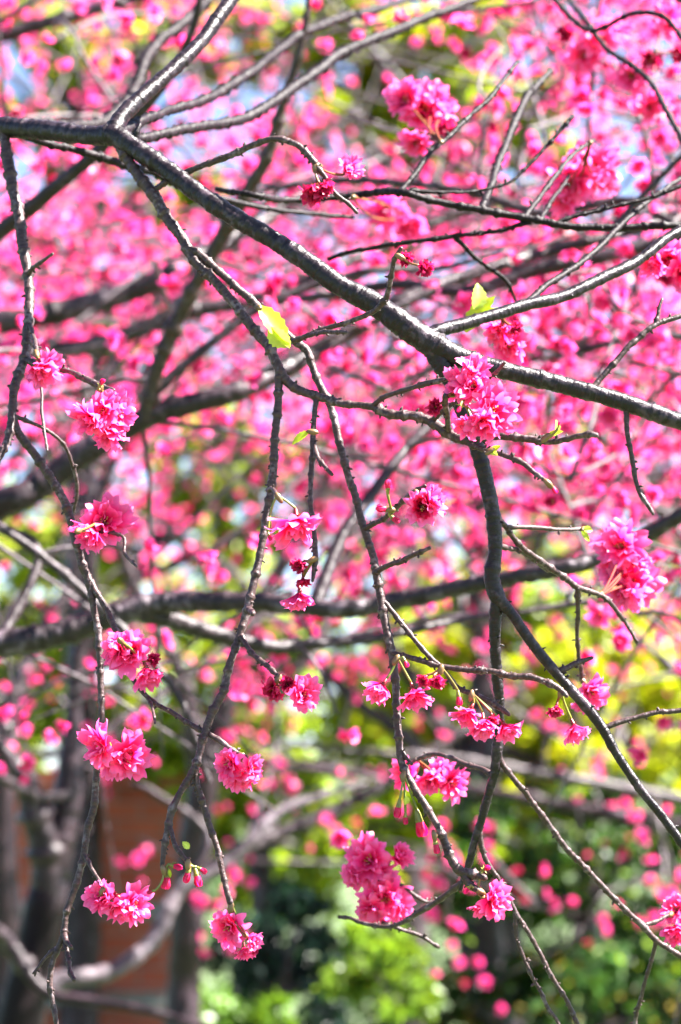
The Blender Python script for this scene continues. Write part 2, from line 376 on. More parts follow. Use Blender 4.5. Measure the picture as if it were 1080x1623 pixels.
B('dead_stub', [(212, 224, 8), (216, 210, 6), (219, 203, 4), (222, 196, 2)], parent='main', d=(0, 1.95), mat=M_BOUGH)
tw = dict(spurs=14)
B('twig', [(788, 950, 10), (786, 975, 9.5), (786, 1010, 9), (787, 1050, 8.5), (790, 1100, 8), (790, 1150, 8), (787, 1200, 8), (780, 1240, 7), (765, 1295, 6.5), (750, 1340, 6), (742, 1370, 5.5), (730, 1410, 3)], d=(0, 1.92), parent='fork', key='down', mat=M_BOUGH, seg=14, spurs=14)
B('twig', [(760, 1318, 5), (764, 1345, 4), (772, 1368, 4), (800, 1412, 4), (820, 1452, 4), (845, 1492, 3.5), (870, 1540, 3.5), (895, 1582, 3.5), (915, 1625, 3.5), (950, 1720, 2)], d=(0, 1.93), parent='down', key='dn2', **tw)
B('twig', [(817, 1448, 4), (822, 1490, 3), (840, 1540, 3), (855, 1567, 3), (870, 1600, 3), (886, 1626, 3), (910, 1700, 2)], d=(0, 1.92), parent='dn2', **tw)
B('twig', [(790, 1195, 6), (797, 1212, 5), (820, 1242, 4.5), (860, 1292, 4.5), (900, 1345, 4.5), (950, 1400, 4.5), (990, 1440, 4.7), (1020, 1467, 5), (1040, 1490, 4.5), (1080, 1516, 4.5), (1160, 1560, 3), (1230, 1640, 2)], d=(0, 1.95), parent='down', key='dr', **tw)
B('twig', [(1022, 1467, 4), (1040, 1461, 3.2), (1062, 1450, 3)], d=(0, 1.94), parent='dr', spurs=2)
B('twig', [(1040, 1492, 4), (1035, 1515, 3), (1027, 1540, 3), (1017, 1580, 3), (1007, 1622, 3), (1000, 1690, 2)], d=(0, 1.97), parent='dr', spurs=6)
B('twig', [(782, 1232, 5), (765, 1220, 4), (740, 1213, 4), (715, 1200, 3.6), (690, 1195, 3.6), (662, 1204, 3), (645, 1215, 2.5)], d=(0, 1.97), parent='down', spurs=5)
# crotch twig running down right to the cluster in the middle
B('twig', [(184, 214, 12), (192, 232, 9.5), (198, 248, 9), (220, 280, 8.7), (245, 310, 9.6), (265, 345, 8.6), (290, 380, 8.6), (305, 410, 8), (340, 445, 7.6), (375, 485, 7.6), (405, 525, 8), (425, 550, 8), (436, 575, 8), (450, 600, 7.6), (470, 615, 7), (500, 627, 6.6), (540, 640, 6), (570, 642, 5.6), (592, 645, 6.2), (622, 657, 7.2), (660, 660, 7.6), (690, 672, 7.8), (712, 688, 8), (740, 699, 8), (762, 695, 6.8), (800, 692, 6), (840, 697, 6), (880, 700, 5), (915, 692, 4.5), (935, 688, 5), (946, 690, 4)], d=(0, 1.78), parent='main', key='P', seg=12, spurs=46)
B('twig', [(738, 700, 6), (760, 710, 4.6), (800, 722, 4), (830, 735, 4.4), (850, 752, 3.6), (866, 763, 2.4)], d=(0, 1.77), parent='P', spurs=12)
B('twig', [(592, 643, 5), (602, 634, 4), (617, 627, 4), (655, 615, 4), (675, 607, 5), (705, 602, 4), (738, 591, 3)], d=(0, 1.77), parent='P', spurs=12)
B('twig', [(686, 668, 5), (700, 652, 4), (718, 638, 4), (750, 616, 3.6), (780, 595, 3.2), (800, 575, 2.6)], d=(0, 1.75), parent='P', spurs=9)
B('twig', [(712, 686, 5), (710, 662, 4.4), (707, 636, 4.8), (706, 627, 5)], d=(0, 1.76), parent='P', spurs=3)
B('twig', [(430, 553, 5), (440, 546, 4), (475, 537, 4), (512, 521, 4), (545, 512, 4), (590, 495, 4.2), (610, 476, 5), (616, 460, 4.6), (622, 435, 4), (627, 410, 3.6), (637, 393, 3)], d=(0, 1.80), parent='P', key='P5', spurs=14)
B('twig', [(490, 531, 3.5), (515, 527, 3.5), (550, 527, 3)], d=(0, 1.80), parent='P5', spurs=3)
B('twig', [(243, 306, 6), (252, 297, 5), (275, 282, 5), (320, 262, 5), (360, 247, 5.4), (400, 230, 5), (435, 220, 5), (468, 227, 5), (486, 243, 5.4), (500, 260, 6)], d=(0, 1.90), parent='P', key='P6', spurs=16)
B('twig', [(497, 258, 4), (515, 280, 3.4), (530, 306, 3.6), (550, 322, 3.4), (566, 338, 2.8)], d=(0, 1.90), parent='P6', spurs=6)
B('twig', [(297, 396, 7.5), (312, 401, 6.2), (340, 425, 6), (370, 450, 6.4), (400, 475, 6), (430, 505, 6), (460, 535, 6), (485, 555, 6.6), (495, 580, 6), (505, 605, 6), (520, 635, 6), (530, 665, 6), (538, 705, 6), (550, 747, 6), (564, 790, 5.6), (572, 822, 6), (581, 848, 6), (592, 885, 6), (602, 930, 6.4), (612, 985, 6.5), (620, 1027, 6.5), (626, 1075, 6), (629, 1125, 6), (633, 1175, 6), (637, 1210, 6), (652, 1242, 5.6), (676, 1282, 5.6), (700, 1322, 6), (715, 1356, 7), (730, 1379, 8), (748, 1384, 7.5), (770, 1391, 5)], d=(0, 1.80), parent='P', key='Q', seg=11, spurs=44)
B('twig', [(578, 838, 5), (592, 830, 4.2), (606, 824, 4), (622, 810, 4), (655, 782, 4), (674, 769, 3)], d=(0, 1.78), parent='Q', spurs=7)
B('twig', [(594, 908, 5), (612, 898, 4.2), (635, 890, 4.6), (655, 880, 4), (681, 869, 3)], d=(0, 1.79), parent='Q', spurs=8)
B('twig', [(608, 952, 5), (618, 963, 4), (635, 985, 4), (655, 1010, 4), (680, 1040, 4), (705, 1065, 4), (725, 1090, 4.6), (755, 1102, 4), (780, 1115, 4.4), (800, 1127, 4), (808, 1133, 3)], d=(0, 1.81), parent='Q', key='Q3', spurs=14)
B('twig', [(620, 1036, 5), (640, 1040, 4.5), (660, 1045, 4.5), (700, 1056, 4.5), (740, 1062, 4.5), (780, 1064, 5), (810, 1072, 5), (840, 1072, 5), (868, 1081, 5), (886, 1091, 4.6), (899, 1104, 3.6)], d=(0, 1.80), parent='Q', key='Q4', spurs=16)
B('twig', [(733, 1382, 7), (745, 1402, 6.5), (757, 1412, 4)], d=(0, 1.80), parent='Q', spurs=4)
B('twig', [(634, 1185, 5), (643, 1200, 3.4), (655, 1212, 2.6)], d=(0, 1.82), parent='Q', spurs=2)
# right hand twigs
B('twig', [(778, 803, 6), (788, 818, 4.6), (805, 840, 4.5), (830, 870, 4.5), (865, 895, 5), (900, 920, 5), (920, 932, 4.6), (955, 945, 4), (980, 972, 3.6), (995, 992, 3), (1010, 1020, 2.4)], d=(0, 1.98), parent='fork', key='R', spurs=14)
B('twig', [(784, 860, 5), (800, 866, 4), (830, 877, 4), (870, 904, 3.5)], d=(0, 1.95), parent='fork', spurs=4)
B('twig', [(803, 836, 4.5), (830, 835, 3.6), (860, 837, 3.6), (890, 840, 3), (922, 838, 3)], d=(0, 1.93), parent='R', spurs=5)
B('twig', [(917, 930, 4.5), (917, 975, 3.5), (915, 1010, 3.5), (920, 1050, 3.5), (923, 1078, 3)], d=(0, 1.98), parent='R', spurs=5)
B('twig', [(882, 1066, 6), (895, 1060, 4.6), (912, 1052, 4.6), (940, 1042, 3)], d=(0, 1.87), parent='fork', spurs=6)
B('twig', [(955, 1154, 5), (990, 1142, 4.2), (1040, 1130, 4), (1080, 1126, 4), (1180, 1110, 3)], d=(0, 1.87), parent='fork', spurs=6)
B('twig', [(935, 622, 6), (955, 595, 4.7), (985, 560, 4.6), (1015, 532, 4.6), (1040, 515, 4.5), (1080, 500, 4), (1180, 470, 3)], d=(0, 1.90), parent='main', key='S', spurs=7)
B('twig', [(1038, 516, 4), (1045, 490, 3), (1050, 474, 2.4)], d=(0, 1.89), parent='S', spurs=2)
B('twig', [(993, 648, 5), (995, 680, 4), (1000, 715, 4), (1005, 745, 4), (1013, 778, 4), (1030, 806, 3.4), (1036, 816, 2.4)], d=(0, 1.86), parent='main', spurs=7)
B('twig', [(835, 480, 6), (865, 455, 5), (900, 430, 5), (940, 400, 4.6), (990, 350, 4.2), (1040, 310, 4), (1120, 260, 3)], d=(0, 2.2), parent='upr', mat=M_SHADETONE, spurs=6)
# left hanging twigs
B('twig', [(6, 205, 11), (9, 226, 9), (13, 252, 9), (20, 300, 9), (30, 345, 8.6), (39, 405, 8.4), (45, 440, 7.6), (47, 480, 7.6), (43, 535, 7.6), (38, 570, 7.6), (26, 605, 7.6), (21, 640, 7), (17, 680, 6.5), (7, 710, 5.5), (-12, 745, 4), (-40, 800, 2.5)], d=(0, 1.86), parent='main', key='L', seg=11, spurs=20)
B('twig', [(20, 660, 6.5), (30, 685, 6.6), (55, 720, 6.6), (85, 762, 6.6), (108, 805, 6.8), (118, 845, 7), (132, 895, 6.6), (142, 922, 7), (148, 955, 5.6), (155, 1000, 5.6), (159, 1050, 5.6), (160, 1100, 5.2), (161, 1150, 5), (156, 1200, 5), (152, 1245, 5.4), (150, 1280, 6), (140, 1315, 5.2), (132, 1360, 5.2), (122, 1400, 5.6), (108, 1440, 4.8), (102, 1475, 5), (93, 1500, 4.6), (82, 1530, 4.2), (80, 1565, 4.6), (87, 1605, 4), (91, 1630, 3.6), (100, 1700, 2)], d=(0, 1.82), parent='L', key='L2', seg=10, spurs=34)
B('twig', [(101, 1478, 5), (106, 1492, 4), (113, 1501, 3.4)], d=(0, 1.82), parent='L2', spurs=1)
B('twig', [(103, 1490, 4), (107, 1515, 3.6), (110, 1540, 3.6), (118, 1554, 3.8)], d=(0, 1.81), parent='L2', spurs=3)
B('twig', [(90, 1505, 3.5), (72, 1520, 2.7), (53, 1543, 2.2)], d=(0, 1.83), parent='L2', spurs=2)
B('twig', [(132, 1352, 4), (139, 1366, 3.2), (151, 1386, 3), (166, 1408, 3)], d=(0, 1.82), parent='L2', spurs=3)
B('twig', [(143, 920, 6.5), (154, 940, 5.4), (165, 960, 5), (180, 995, 5), (190, 1016, 4.6), (208, 1068, 4), (225, 1095, 4), (245, 1115, 4), (280, 1135, 4), (310, 1152, 4.6), (345, 1172, 4.6), (370, 1190, 3.8), (392, 1200, 3)], d=(0, 1.80), parent='L2', key='Lb', spurs=16)
B('twig', [(236, 1106, 3), (241, 1125, 2.5), (246, 1146, 2)], d=(0, 1.80), parent='Lb')
B('twig', [(38, 568, 6), (56, 577, 4.4), (75, 582, 4), (110, 590, 4), (135, 600, 5), (157, 610, 4.6), (182, 618, 2.8)], d=(0, 1.82), parent='L', key='L3', spurs=8)
B('twig', [(62, 582, 3), (66, 620, 2.5), (68, 660, 2.5), (75, 716, 2)], d=(0, 1.86), parent='L3', spurs=3)
B('twig', [(22, 660, 4), (45, 668, 3.2), (72, 681, 3), (100, 702, 3), (116, 735, 3), (122, 770, 3), (118, 812, 2.6)], d=(0, 1.95), parent='L', spurs=5)
B('twig', [(44, 436, 5), (56, 423, 3.2), (68, 415, 3), (83, 402, 2.4)], d=(0, 1.92), parent='L', spurs=3)
B('twig', [(45, 512, 4), (51, 525, 3.2), (57, 542, 3.5), (60, 562, 3)], d=(0, 1.88), parent='L', spurs=3)
B('twig', [(118, 840, 4), (150, 842, 3), (180, 846, 2.6), (197, 853, 2.6), (198, 875, 2.5), (206, 888, 2.4), (216, 898, 2)], d=(0, 1.84), parent='L2', spurs=5)
# centre hanging twigs
B('twig', [(444, 594, 8), (442, 612, 6.6), (440, 650, 6.5), (435, 700, 6.5), (432, 750, 6.5), (425, 803, 6.2), (419, 845, 6), (405, 910, 6.2), (393, 960, 6.2), (382, 1000, 6), (363, 1055, 6), (354, 1090, 6.8), (336, 1130, 6.4), (323, 1170, 6.4), (312, 1208, 6.4), (300, 1235, 5.6), (285, 1260, 5.4), (272, 1290, 5.8), (263, 1330, 5.2), (258, 1378, 3)], d=(0, 1.79), parent='P', key='M', seg=11, spurs=36)
B('twig', [(312, 1206, 6), (312, 1232, 5), (321, 1266, 5), (332, 1310, 5), (345, 1355, 5), (356, 1397, 5), (366, 1432, 5)], d=(0, 1.79), parent='M', key='Mb', spurs=14)
B('twig', [(268, 1302, 5), (273, 1322, 4), (282, 1347, 4), (297, 1366, 3.6)], d=(0, 1.78), parent='M', spurs=4)
B('twig', [(383, 1006, 5), (390, 1022, 4), (402, 1037, 4), (425, 1056, 4.4), (443, 1073, 3.4)], d=(0, 1.78), parent='M', spurs=6)
B('twig', [(392, 962, 5), (397, 968, 4.6), (403, 972, 4)], d=(0, 1.78), parent='M')
B('twig', [(501, 628, 5), (499, 655, 4.2), (497, 690, 4.5), (496, 720, 4.5), (493, 765, 4.2), (493, 805, 4), (499, 850, 4), (500, 885, 4.8), (495, 922, 2.6)], d=(0, 1.82), parent='P', key='N', spurs=16)
B('twig', [(497, 700, 4), (503, 722, 3.8), (513, 738, 3.4), (527, 751, 2.6)], d=(0, 1.82), parent='N', spurs=3)
B('twig', [(425, 778, 4), (433, 776, 3), (440, 786, 2.6)], d=(0, 1.79), parent='M', spurs=1)

K = T1.cluster
o_, h_, w_, dp, bd, lf = 'open', 'half', 'wilt', 'deep', 'bud', 'leaf'
K((160, 611), 1.81, [(o_, 140, 668, 60, (-.6, -.4, .6)), (o_, 188, 655, 66, (.6, -.1, .7)), (h_, 172, 690, 56, (0, -.8, .5)), (o_, 163, 650, 56, (-.1, .1, .9)), (bd, 162, 606, 16, (.4, .6, .2))])
K((57, 558), (1.88, 1.87), [(h_, 66, 586, 62, (.2, -.6, .5)), (o_, 78, 578, 46, (.6, -.2, .6))])
K((122, 842), (1.83, 1.87), [(o_, 168, 826, 76, (.25, .15, .9)), (h_, 142, 845, 62, (-.4, -.6, .5))])
K((190, 1014), (1.815, 1.83), [(o_, 204, 1032, 74, (-.2, .2, .9)), (h_, 236, 1070, 60, (.3, -.7, .4)), (o_, 182, 1028, 50, (-.8, .1, .4)), (w_, 242, 1045, 32, (.5, .2, .6))])
K((161, 1162), (1.82, 1.81), [(o_, 156, 1184, 66, (-.6, .1, .6)), (o_, 206, 1200, 72, (.4, -.1, .8)), (h_, 180, 1208, 56, (0, -.6, .7))])
K((384, 1197), 1.80, [(o_, 362, 1210, 54, (-.5, .1, .7)), (h_, 384, 1230, 62, (.1, -.7, .5)), (o_, 402, 1216, 46, (.7, 0, .5))])
K((165, 1407), 1.82, [(o_, 160, 1420, 54, (-.4, .3, .8)), (h_, 188, 1440, 52, (-.1, -.6, .7)), (o_, 214, 1432, 56, (.6, .1, .7)), (w_, 178, 1420, 30, (.2, .5, .6))])
K((367, 1434), 1.79, [(o_, 362, 1470, 64, (-.35, -.15, .8)), (h_, 400, 1490, 38, (.6, -.2, .5)), (h_, 388, 1508, 36, (.1, -.9, .3)), (w_, 405, 1508, 18, (.4, -.7, .4))])
K((440, 785), 1.785, [(o_, 472, 836, 80, (.1, -.82, .35)), (bd, 428, 852, 14, (.3, -.9, .2))])
K((500, 886), 1.82, [(w_, 474, 896, 36, (-.5, -.4, .6)), (w_, 481, 922, 32, (.1, -.8, .5)), (h_, 475, 950, 56, (0, -.9, .3))])
K((443, 1073), 1.78, [(w_, 432, 1094, 58, (-.4, -.4, .6)), (o_, 482, 1101, 58, (.4, .1, .85)), (w_, 456, 1085, 34, (0, .2, .8))])
K((630, 1042), 1.795, [(h_, 602, 1094, 56, (-.45, -.7, .4)), (h_, 657, 1103, 58, (.2, -.8, .4)), (bd, 644, 1052, 16, (.3, -.7, .3))])
K((700, 1058), 1.80, [(w_, 692, 1081, 40, (.2, -.5, .7)), (w_, 672, 1078, 34, (-.4, -.5, .7)), (bd, 728, 1110, 22, (.1, -.9, .2))])
K((748, 1098), 1.80, [(h_, 742, 1132, 52, (-.4, -.7, .4)), (h_, 766, 1152, 60, (0, -.8, .4)), (h_, 804, 1156, 54, (.45, -.7, .4)), (w_, 782, 1140, 32, (.2, -.7, .5))])
K((890, 1094), (1.805, 1.81), [(w_, 881, 1127, 42, (-.2, -.85, .4)), (h_, 914, 1158, 52, (.35, -.8, .3)), (leaf := lf, 872, 1086, 12, (0, .6, .5), 0, (.9, .1, 0))])
K((923, 1078), 1.98, [(o_, 938, 1098, 54, (.3, -.3, .8)), (h_, 925, 1115, 40, (-.2, -.7, .5))])
K((706, 628), (1.765, 1.76), [(h_, 752, 588, 64, (.3, .7, .5)), (o_, 726, 612, 56, (-.6, .1, .7)), (o_, 750, 612, 56, (0, .2, .9)), (w_, 690, 645, 38, (-.4, -.3, .6))])
K((735, 640), (1.775, 1.76), [(o_, 784, 650, 76, (.35, .05, .9)), (h_, 768, 672, 60, (-.1, -.5, .7)), (o_, 740, 676, 44, (-.5, -.5, .6)), (bd, 728, 648, 16, (-.3, -.8, .3))])
K((660, 780), 1.78, [(dp, 670, 804, 64, (.1, -.2, .9)), (h_, 684, 795, 52, (.7, .2, .5))])
K((622, 808), 1.785, [(bd, 606, 806, 26, (-.6, .1, .3)), (bd, 615, 768, 22, (0, .9, .2)), (bd, 627, 824, 20, (.6, -.5, .2))])
K((500, 261), 1.90, [(w_, 497, 306, 62, (-.2, -.7, .5)), (w_, 514, 298, 40, (.4, -.5, .5)), (w_, 520, 283, 16, (.6, -.3, .5))])
K((503, 262), (1.90, 1.94), [(h_, 555, 268, 44, (.5, .3, .6))])
K((630, 405), 1.80, [(w_, 672, 425, 40, (.4, -.3, .7)), (w_, 642, 410, 34, (.1, -.1, .9))])
K((952, 944), (1.955, 2.05), [(o_, 985, 862, 74, (-.1, .4, .8)), (o_, 1008, 925, 84, (.3, -.1, .9)), (h_, 975, 900, 60, (-.6, 0, .6)), (o_, 990, 940, 56, (-.2, -.5, .7)), (h_, 1012, 890, 50, (.6, .3, .5))])
K((662, 1204), (1.97, 1.98), [(o_, 642, 1226, 52, (-.6, .1, .5)), (h_, 682, 1236, 60, (0, -.5, .7)), (o_, 720, 1242, 54, (.6, -.2, .6)), (o_, 700, 1225, 46, (.2, .3, .8))])
K((757, 1411), 1.80, [(o_, 786, 1426, 56, (.6, .0, .6)), (h_, 766, 1436, 46, (-.1, -.8, .4)), (bd, 740, 1412, 16, (-.5, -.6, .4)), (bd, 772, 1376, 18, (.5, .3, .5))])
K((1062, 1450), (1.94, 1.96), [(o_, 1073, 1440, 54, (-.2, .5, .7)), (h_, 1072, 1478, 56, (-.1, -.6, .6)), (o_, 1098, 1460, 60, (.4, 0, .8))])
K((640, 1226), (1.815, 1.81), [(bd, 631, 1286, 26, (-.15, -.95, .1)), (bd, 643, 1300, 18, (0, -.95, .1)), (bd, 667, 1312, 38, (.2, -.95, .1)), (lf, 645, 1262, 20, (.3, .2, .8), 0, (-.1, -.95, 0))])
K((688, 1320), 1.80, [(bd, 692, 1344, 24, (.2, -.95, .1))])
K((259, 1375), 1.785, [(bd, 264, 1398, 30, (-.1, -.95, .2)), (bd, 281, 1374, 22, (.8, -.2, .4)), (lf, 268, 1378, 14, (0, .3, .8), 0, (.2, -.9, 0)), (bd, 238, 1414, 14, (-.8, -.3, .2))])
K((298, 1366), 1.78, [(bd, 297, 1390, 26, (-.2, -.95, .2)), (bd, 314, 1395, 28, (.25, -.92, .2)), (bd, 322, 1380, 18, (.8, -.4, .3)), (lf, 300, 1345, 20, (.1, .2, .8), 0, (-.6, .7, .1))])
K((866, 763), 1.77, [(bd, 879, 776, 18, (.6, -.7, .2))])
K((925, 838), (1.93, 1.92), [(lf, 922, 842, 22, (.2, .2, .8), 0, (.6, -.7, 0)), (lf, 925, 838, 20, (-.4, .2, .8), 0, (.8, -.1, .1))], 'leaf_shoot')
K((500, 685), 1.82, [(lf, 490, 684, 36, (.2, .7, .5), 0, (-.8, -.55, .1))], 'leaf_shoot')
K((862, 697), 1.77, [(lf, 866, 693, 30, (-.3, .6, .6), 0, (.8, .35, .1)), (lf, 880, 685, 26, (.7, .2, .6), 0, (.3, .9, .1)), (bd, 886, 672, 10, (.2, .9, .1))], 'leaf_shoot')
K((782, 712), 1.765, [(lf, 776, 716, 22, (-.1, .3, .9), 0, (.7, .4, .3)), (lf, 778, 714, 18, (.3, -.3, .8), 0, (.5, -.4, .4))], 'leaf_shoot')
K((412, 488), (1.80, 1.82), [(lf, 410, 486, 86, (.45, .35, .8), 0, (.72, -.85, -.05)), (lf, 428, 520, 60, (-.5, .2, .75), 0, (.7, -.75, -.1))], 'leaf_shoot')
K((745, 510), (1.89, 1.95), [(lf, 738, 526, 78, (-.2, .5, .6), 0, (.55, .75, 0)), (lf, 752, 490, 56, (.5, .1, .7), 0, (.3, .95, .1)), (lf, 756, 500, 66, (.1, .8, .4), 0, (.95, .12, .2))], 'leaf_shoot')
K((795, 498), (1.92, 2.0), [(h_, 790, 524, 50, (-.4, -.5, .5)), (o_, 808, 548, 58, (.1, -.5, .8)), (w_, 818, 520, 38, (.4, -.3, .6)), (h_, 800, 528, 46, (0, -.7, .6))])
K((1035, 400), (2.0, 2.03), [(o_, 1062, 412, 62, (.1, -.2, .9)), (h_, 1038, 418, 48, (-.5, -.5, .6)), (o_, 1085, 430, 60, (.5, -.2, .8))])
K((606, 1398), (2.04, 2.04), [(o_, 582, 1362, 74, (-.3, .3, .8)), (h_, 634, 1357, 46, (.6, .3, .5)), (o_, 612, 1425, 72, (.1, -.1, .9)), (o_, 588, 1446, 56, (-.3, -.5, .7)), (h_, 636, 1442, 44, (.6, -.3, .5)), (o_, 600, 1388, 56, (.2, .0, .8)), (h_, 562, 1392, 50, (-.7, -.3, .5))])
B('twig', [(735, 1395, 5), (715, 1412, 4.6), (690, 1430, 4.8), (650, 1455, 4), (620, 1468, 3.4), (590, 1466, 3.4), (560, 1458, 3), (538, 1455, 2.6)], d=(0, 2.03), parent='down', spurs=6)
B('twig', [(605, 1462, 3.5), (640, 1473, 3), (670, 1485, 3), (696, 1502, 2.6)], d=2.03, spurs=4)
B('twig', [(600, 1382, 3), (640, 1405, 3), (672, 1428, 3), (690, 1430, 3)], d=2.04, spurs=3)

# ================================================================== 2. tree reaching in from the right
T5 = Tree('cherry_tree', at(2100, 3300, 2.6), 'cherry tree reaching in from the right with long thin horizontal twigs near the top', 'tree', 'pink blossoming cherry trees')
b0 = at(2100, 3300, 2.6)
mb = MB(); tr = np.array([(b0.x, b0.y, -.05, .15), (b0.x - .02, b0.y, .6, .12), (b0.x, b0.y, 1.3, .105), (b0.x + .02, b0.y, 2.0, .09), (b0.x - .02, b0.y, 2.5, .06), (b0.x - .1, b0.y, 2.9, .03)])
add_tube(mb, catmull(tr, .03), 20, T5.rng, .03); mb.build('trunk', M_FARBARK, T5.root)
B = lambda n, p, **k: T5.branch(n, [(q[0], q[1], q[2] * (.82 if n == 'twig' else 1), *q[3:]) for q in p], **{'mat': M_SHADETONE, **k})
B('limb', [(2100, 500, 30, 2.6), (1700, 400, 14, 2.6), (1400, 352, 8, 2.12), (1200, 350, 6.5, 2.12), (1080, 357, 6, 2.08), (1020, 360, 6, 2.08), (955, 360, 6, 2.08), (890, 357, 6, 2.08), (835, 345, 6, 2.08), (760, 332, 6, 2.08), (690, 320, 5.6, 2.08), (635, 305, 5.6, 2.08), (560, 310, 5.4, 2.14), (460, 317, 5, 2.12), (410, 310, 5, 2.05), (345, 301, 4, 2.08)], key='a', mat=M_SHADETONE, spurs=26)
B('twig', [(632, 308, 6), (650, 285, 5), (685, 240, 5), (740, 190, 5), (785, 145, 4.6), (821, 98, 4)], d=(0, 2.2), parent='a', key='a1', mat=M_SHADETONE, spurs=8)
B('twig', [(832, 347, 6), (865, 300, 5), (910, 245, 4.6), (942, 224, 4)], d=(0, 2.22), parent='a', key='a2', mat=M_SHADETONE, spurs=7)
B('twig', [(857, 348, 5), (880, 310, 4), (902, 278, 3)], d=(0, 2.2), parent='a', mat=M_SHADETONE, spurs=3)
B('twig', [(842, 352, 5), (780, 367, 4.2), (705, 377, 4.6), (620, 387, 4.6), (560, 398, 4.5), (520, 410, 4)], d=(0, 2.12), parent='a', key='a3', mat=M_SHADETONE, spurs=12)
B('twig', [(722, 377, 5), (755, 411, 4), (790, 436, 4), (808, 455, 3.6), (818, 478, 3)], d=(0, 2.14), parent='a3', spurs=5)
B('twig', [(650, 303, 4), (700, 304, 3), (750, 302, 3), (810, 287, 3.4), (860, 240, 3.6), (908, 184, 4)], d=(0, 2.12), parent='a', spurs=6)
B('twig', [(765, 330, 7), (790, 260, 7), (820, 185, 7), (842, 145, 6.4), (876, 111, 5)], d=(0, 2.45), parent='a', mat=M_SHADETONE, spurs=6)
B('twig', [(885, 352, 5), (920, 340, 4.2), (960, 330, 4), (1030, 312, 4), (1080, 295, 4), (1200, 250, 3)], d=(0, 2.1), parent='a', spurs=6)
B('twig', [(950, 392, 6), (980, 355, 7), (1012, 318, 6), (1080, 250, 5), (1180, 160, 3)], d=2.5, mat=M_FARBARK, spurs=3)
B('twig', [(1200, 345, 6), (1080, 60, 5), (1010, 20, 5), (940, 50, 5), (890, 10, 5), (860, -40, 4)], d=(0, 2.6), parent='a', mat=M_SHADETONE, spurs=5)
B('twig', [(1200, 340, 6), (1100, 250, 5.6), (1030, 130, 5.5), (960, 75, 5), (925, 30, 5), (880, -30, 4)], d=(0, 2.65), parent='a', mat=M_SHADETONE, spurs=5)
K = T5.cluster
K((700, 225), (2.11, 2.36), [(o_, 640, 158, 66, (-.4, .2, .8)), (o_, 672, 172, 84, (0, .1, .95)), (o_, 700, 168, 56, (.6, .3, .6)), (w_, 705, 200, 46, (.4, -.5, .6)), (h_, 660, 225, 60, (-.2, -.6, .7))])
K((936, 226), (2.14, 2.36), [(o_, 940, 262, 76, (.3, .2, .8)), (o_, 905, 292, 76, (-.4, -.3, .8)), (o_, 925, 280, 70, (0, -.2, .9)), (h_, 890, 315, 56, (-.4, -.7, .5)), (h_, 960, 285, 52, (.7, -.3, .5))])
K((1020, 130), (2.6, 2.6), [(o_, 1030, 170, 50, (.1, 0, .9)), (h_, 1050, 160, 44, (.6, .2, .6))])
K((955, 75), (2.6, 2.6), [(o_, 952, 62, 62, (.2, .2, .9)), (w_, 895, 52, 40, (0, -.4, .8)), (o_, 975, 42, 50, (.4, .4, .7)), (o_, 925, 90, 56, (-.3, -.3, .8))])
K((1040, 80), (2.55, 2.58), [(w_, 1030, 95, 50, (0, -.4, .8)), (o_, 1060, 30, 60, (.3, .3, .8)), (w_, 1075, 85, 44, (.2, -.3, .8)), (o_, 1000, 120, 60, (-.3, 0, .9))])
K((560, 312), (2.08, 2.65), [(o_, 612, 335, 58, (-.3, -.2, .8)), (h_, 650, 358, 56, (.3, -.6, .6)), (h_, 632, 340, 46, (.2, .2, .8))])

# ================================================================== 3. trees further back
GRID = np.array([[.9, .9, .6, .25, .7, 1, 1], [.9, .85, .6, .12, .65, 1, 1], [.9, .9, .9, .85, .9, .9, .9], [.8, .8, .9, .9, 1, 1, 1], [.26, .3, .46, .75, .95, .9, .9],
                 [.24, .3, .38, .42, .5, .6, .65], [.16, .2, .22, .2, .2, .28, .3], [.03, .10, .2, .1, .05, .1, .12], [0, 0, .14, .05, .18, .09, .1], [0, 0, 0, 0, .08, .08, .08]])
GAPS = [(640, 120, 110), (730, 60, 80), (560, 150, 70), (110, 130, 65), (450, 40, 65), (250, 330, 55), (340, 720, 100), (420, 830, 80), (700, 490, 60), (60, 900, 110), (980, 280, 50), (520, 700, 65), (820, 240, 55), (870, 1000, 100), (180, 560, 55), (600, 400, 45), (700, 1080, 120), (240, 60, 45), (30, 270, 45)]
def dens(px, py):
    if any((px - a) ** 2 + (py - b) ** 2 < c * c for a, b, c in GAPS) and rng.uniform() < .8: return 0
    x = min(5.999, max(0, px / 180)); y = min(8.999, max(0, py / 180)); i, j = int(y), int(x); a, b = y - i, x - j
    return (GRID[i, j] * (1 - b) + GRID[i, j + 1] * b) * (1 - a) + (GRID[i + 1, j] * (1 - b) + GRID[i + 1, j + 1] * b) * a
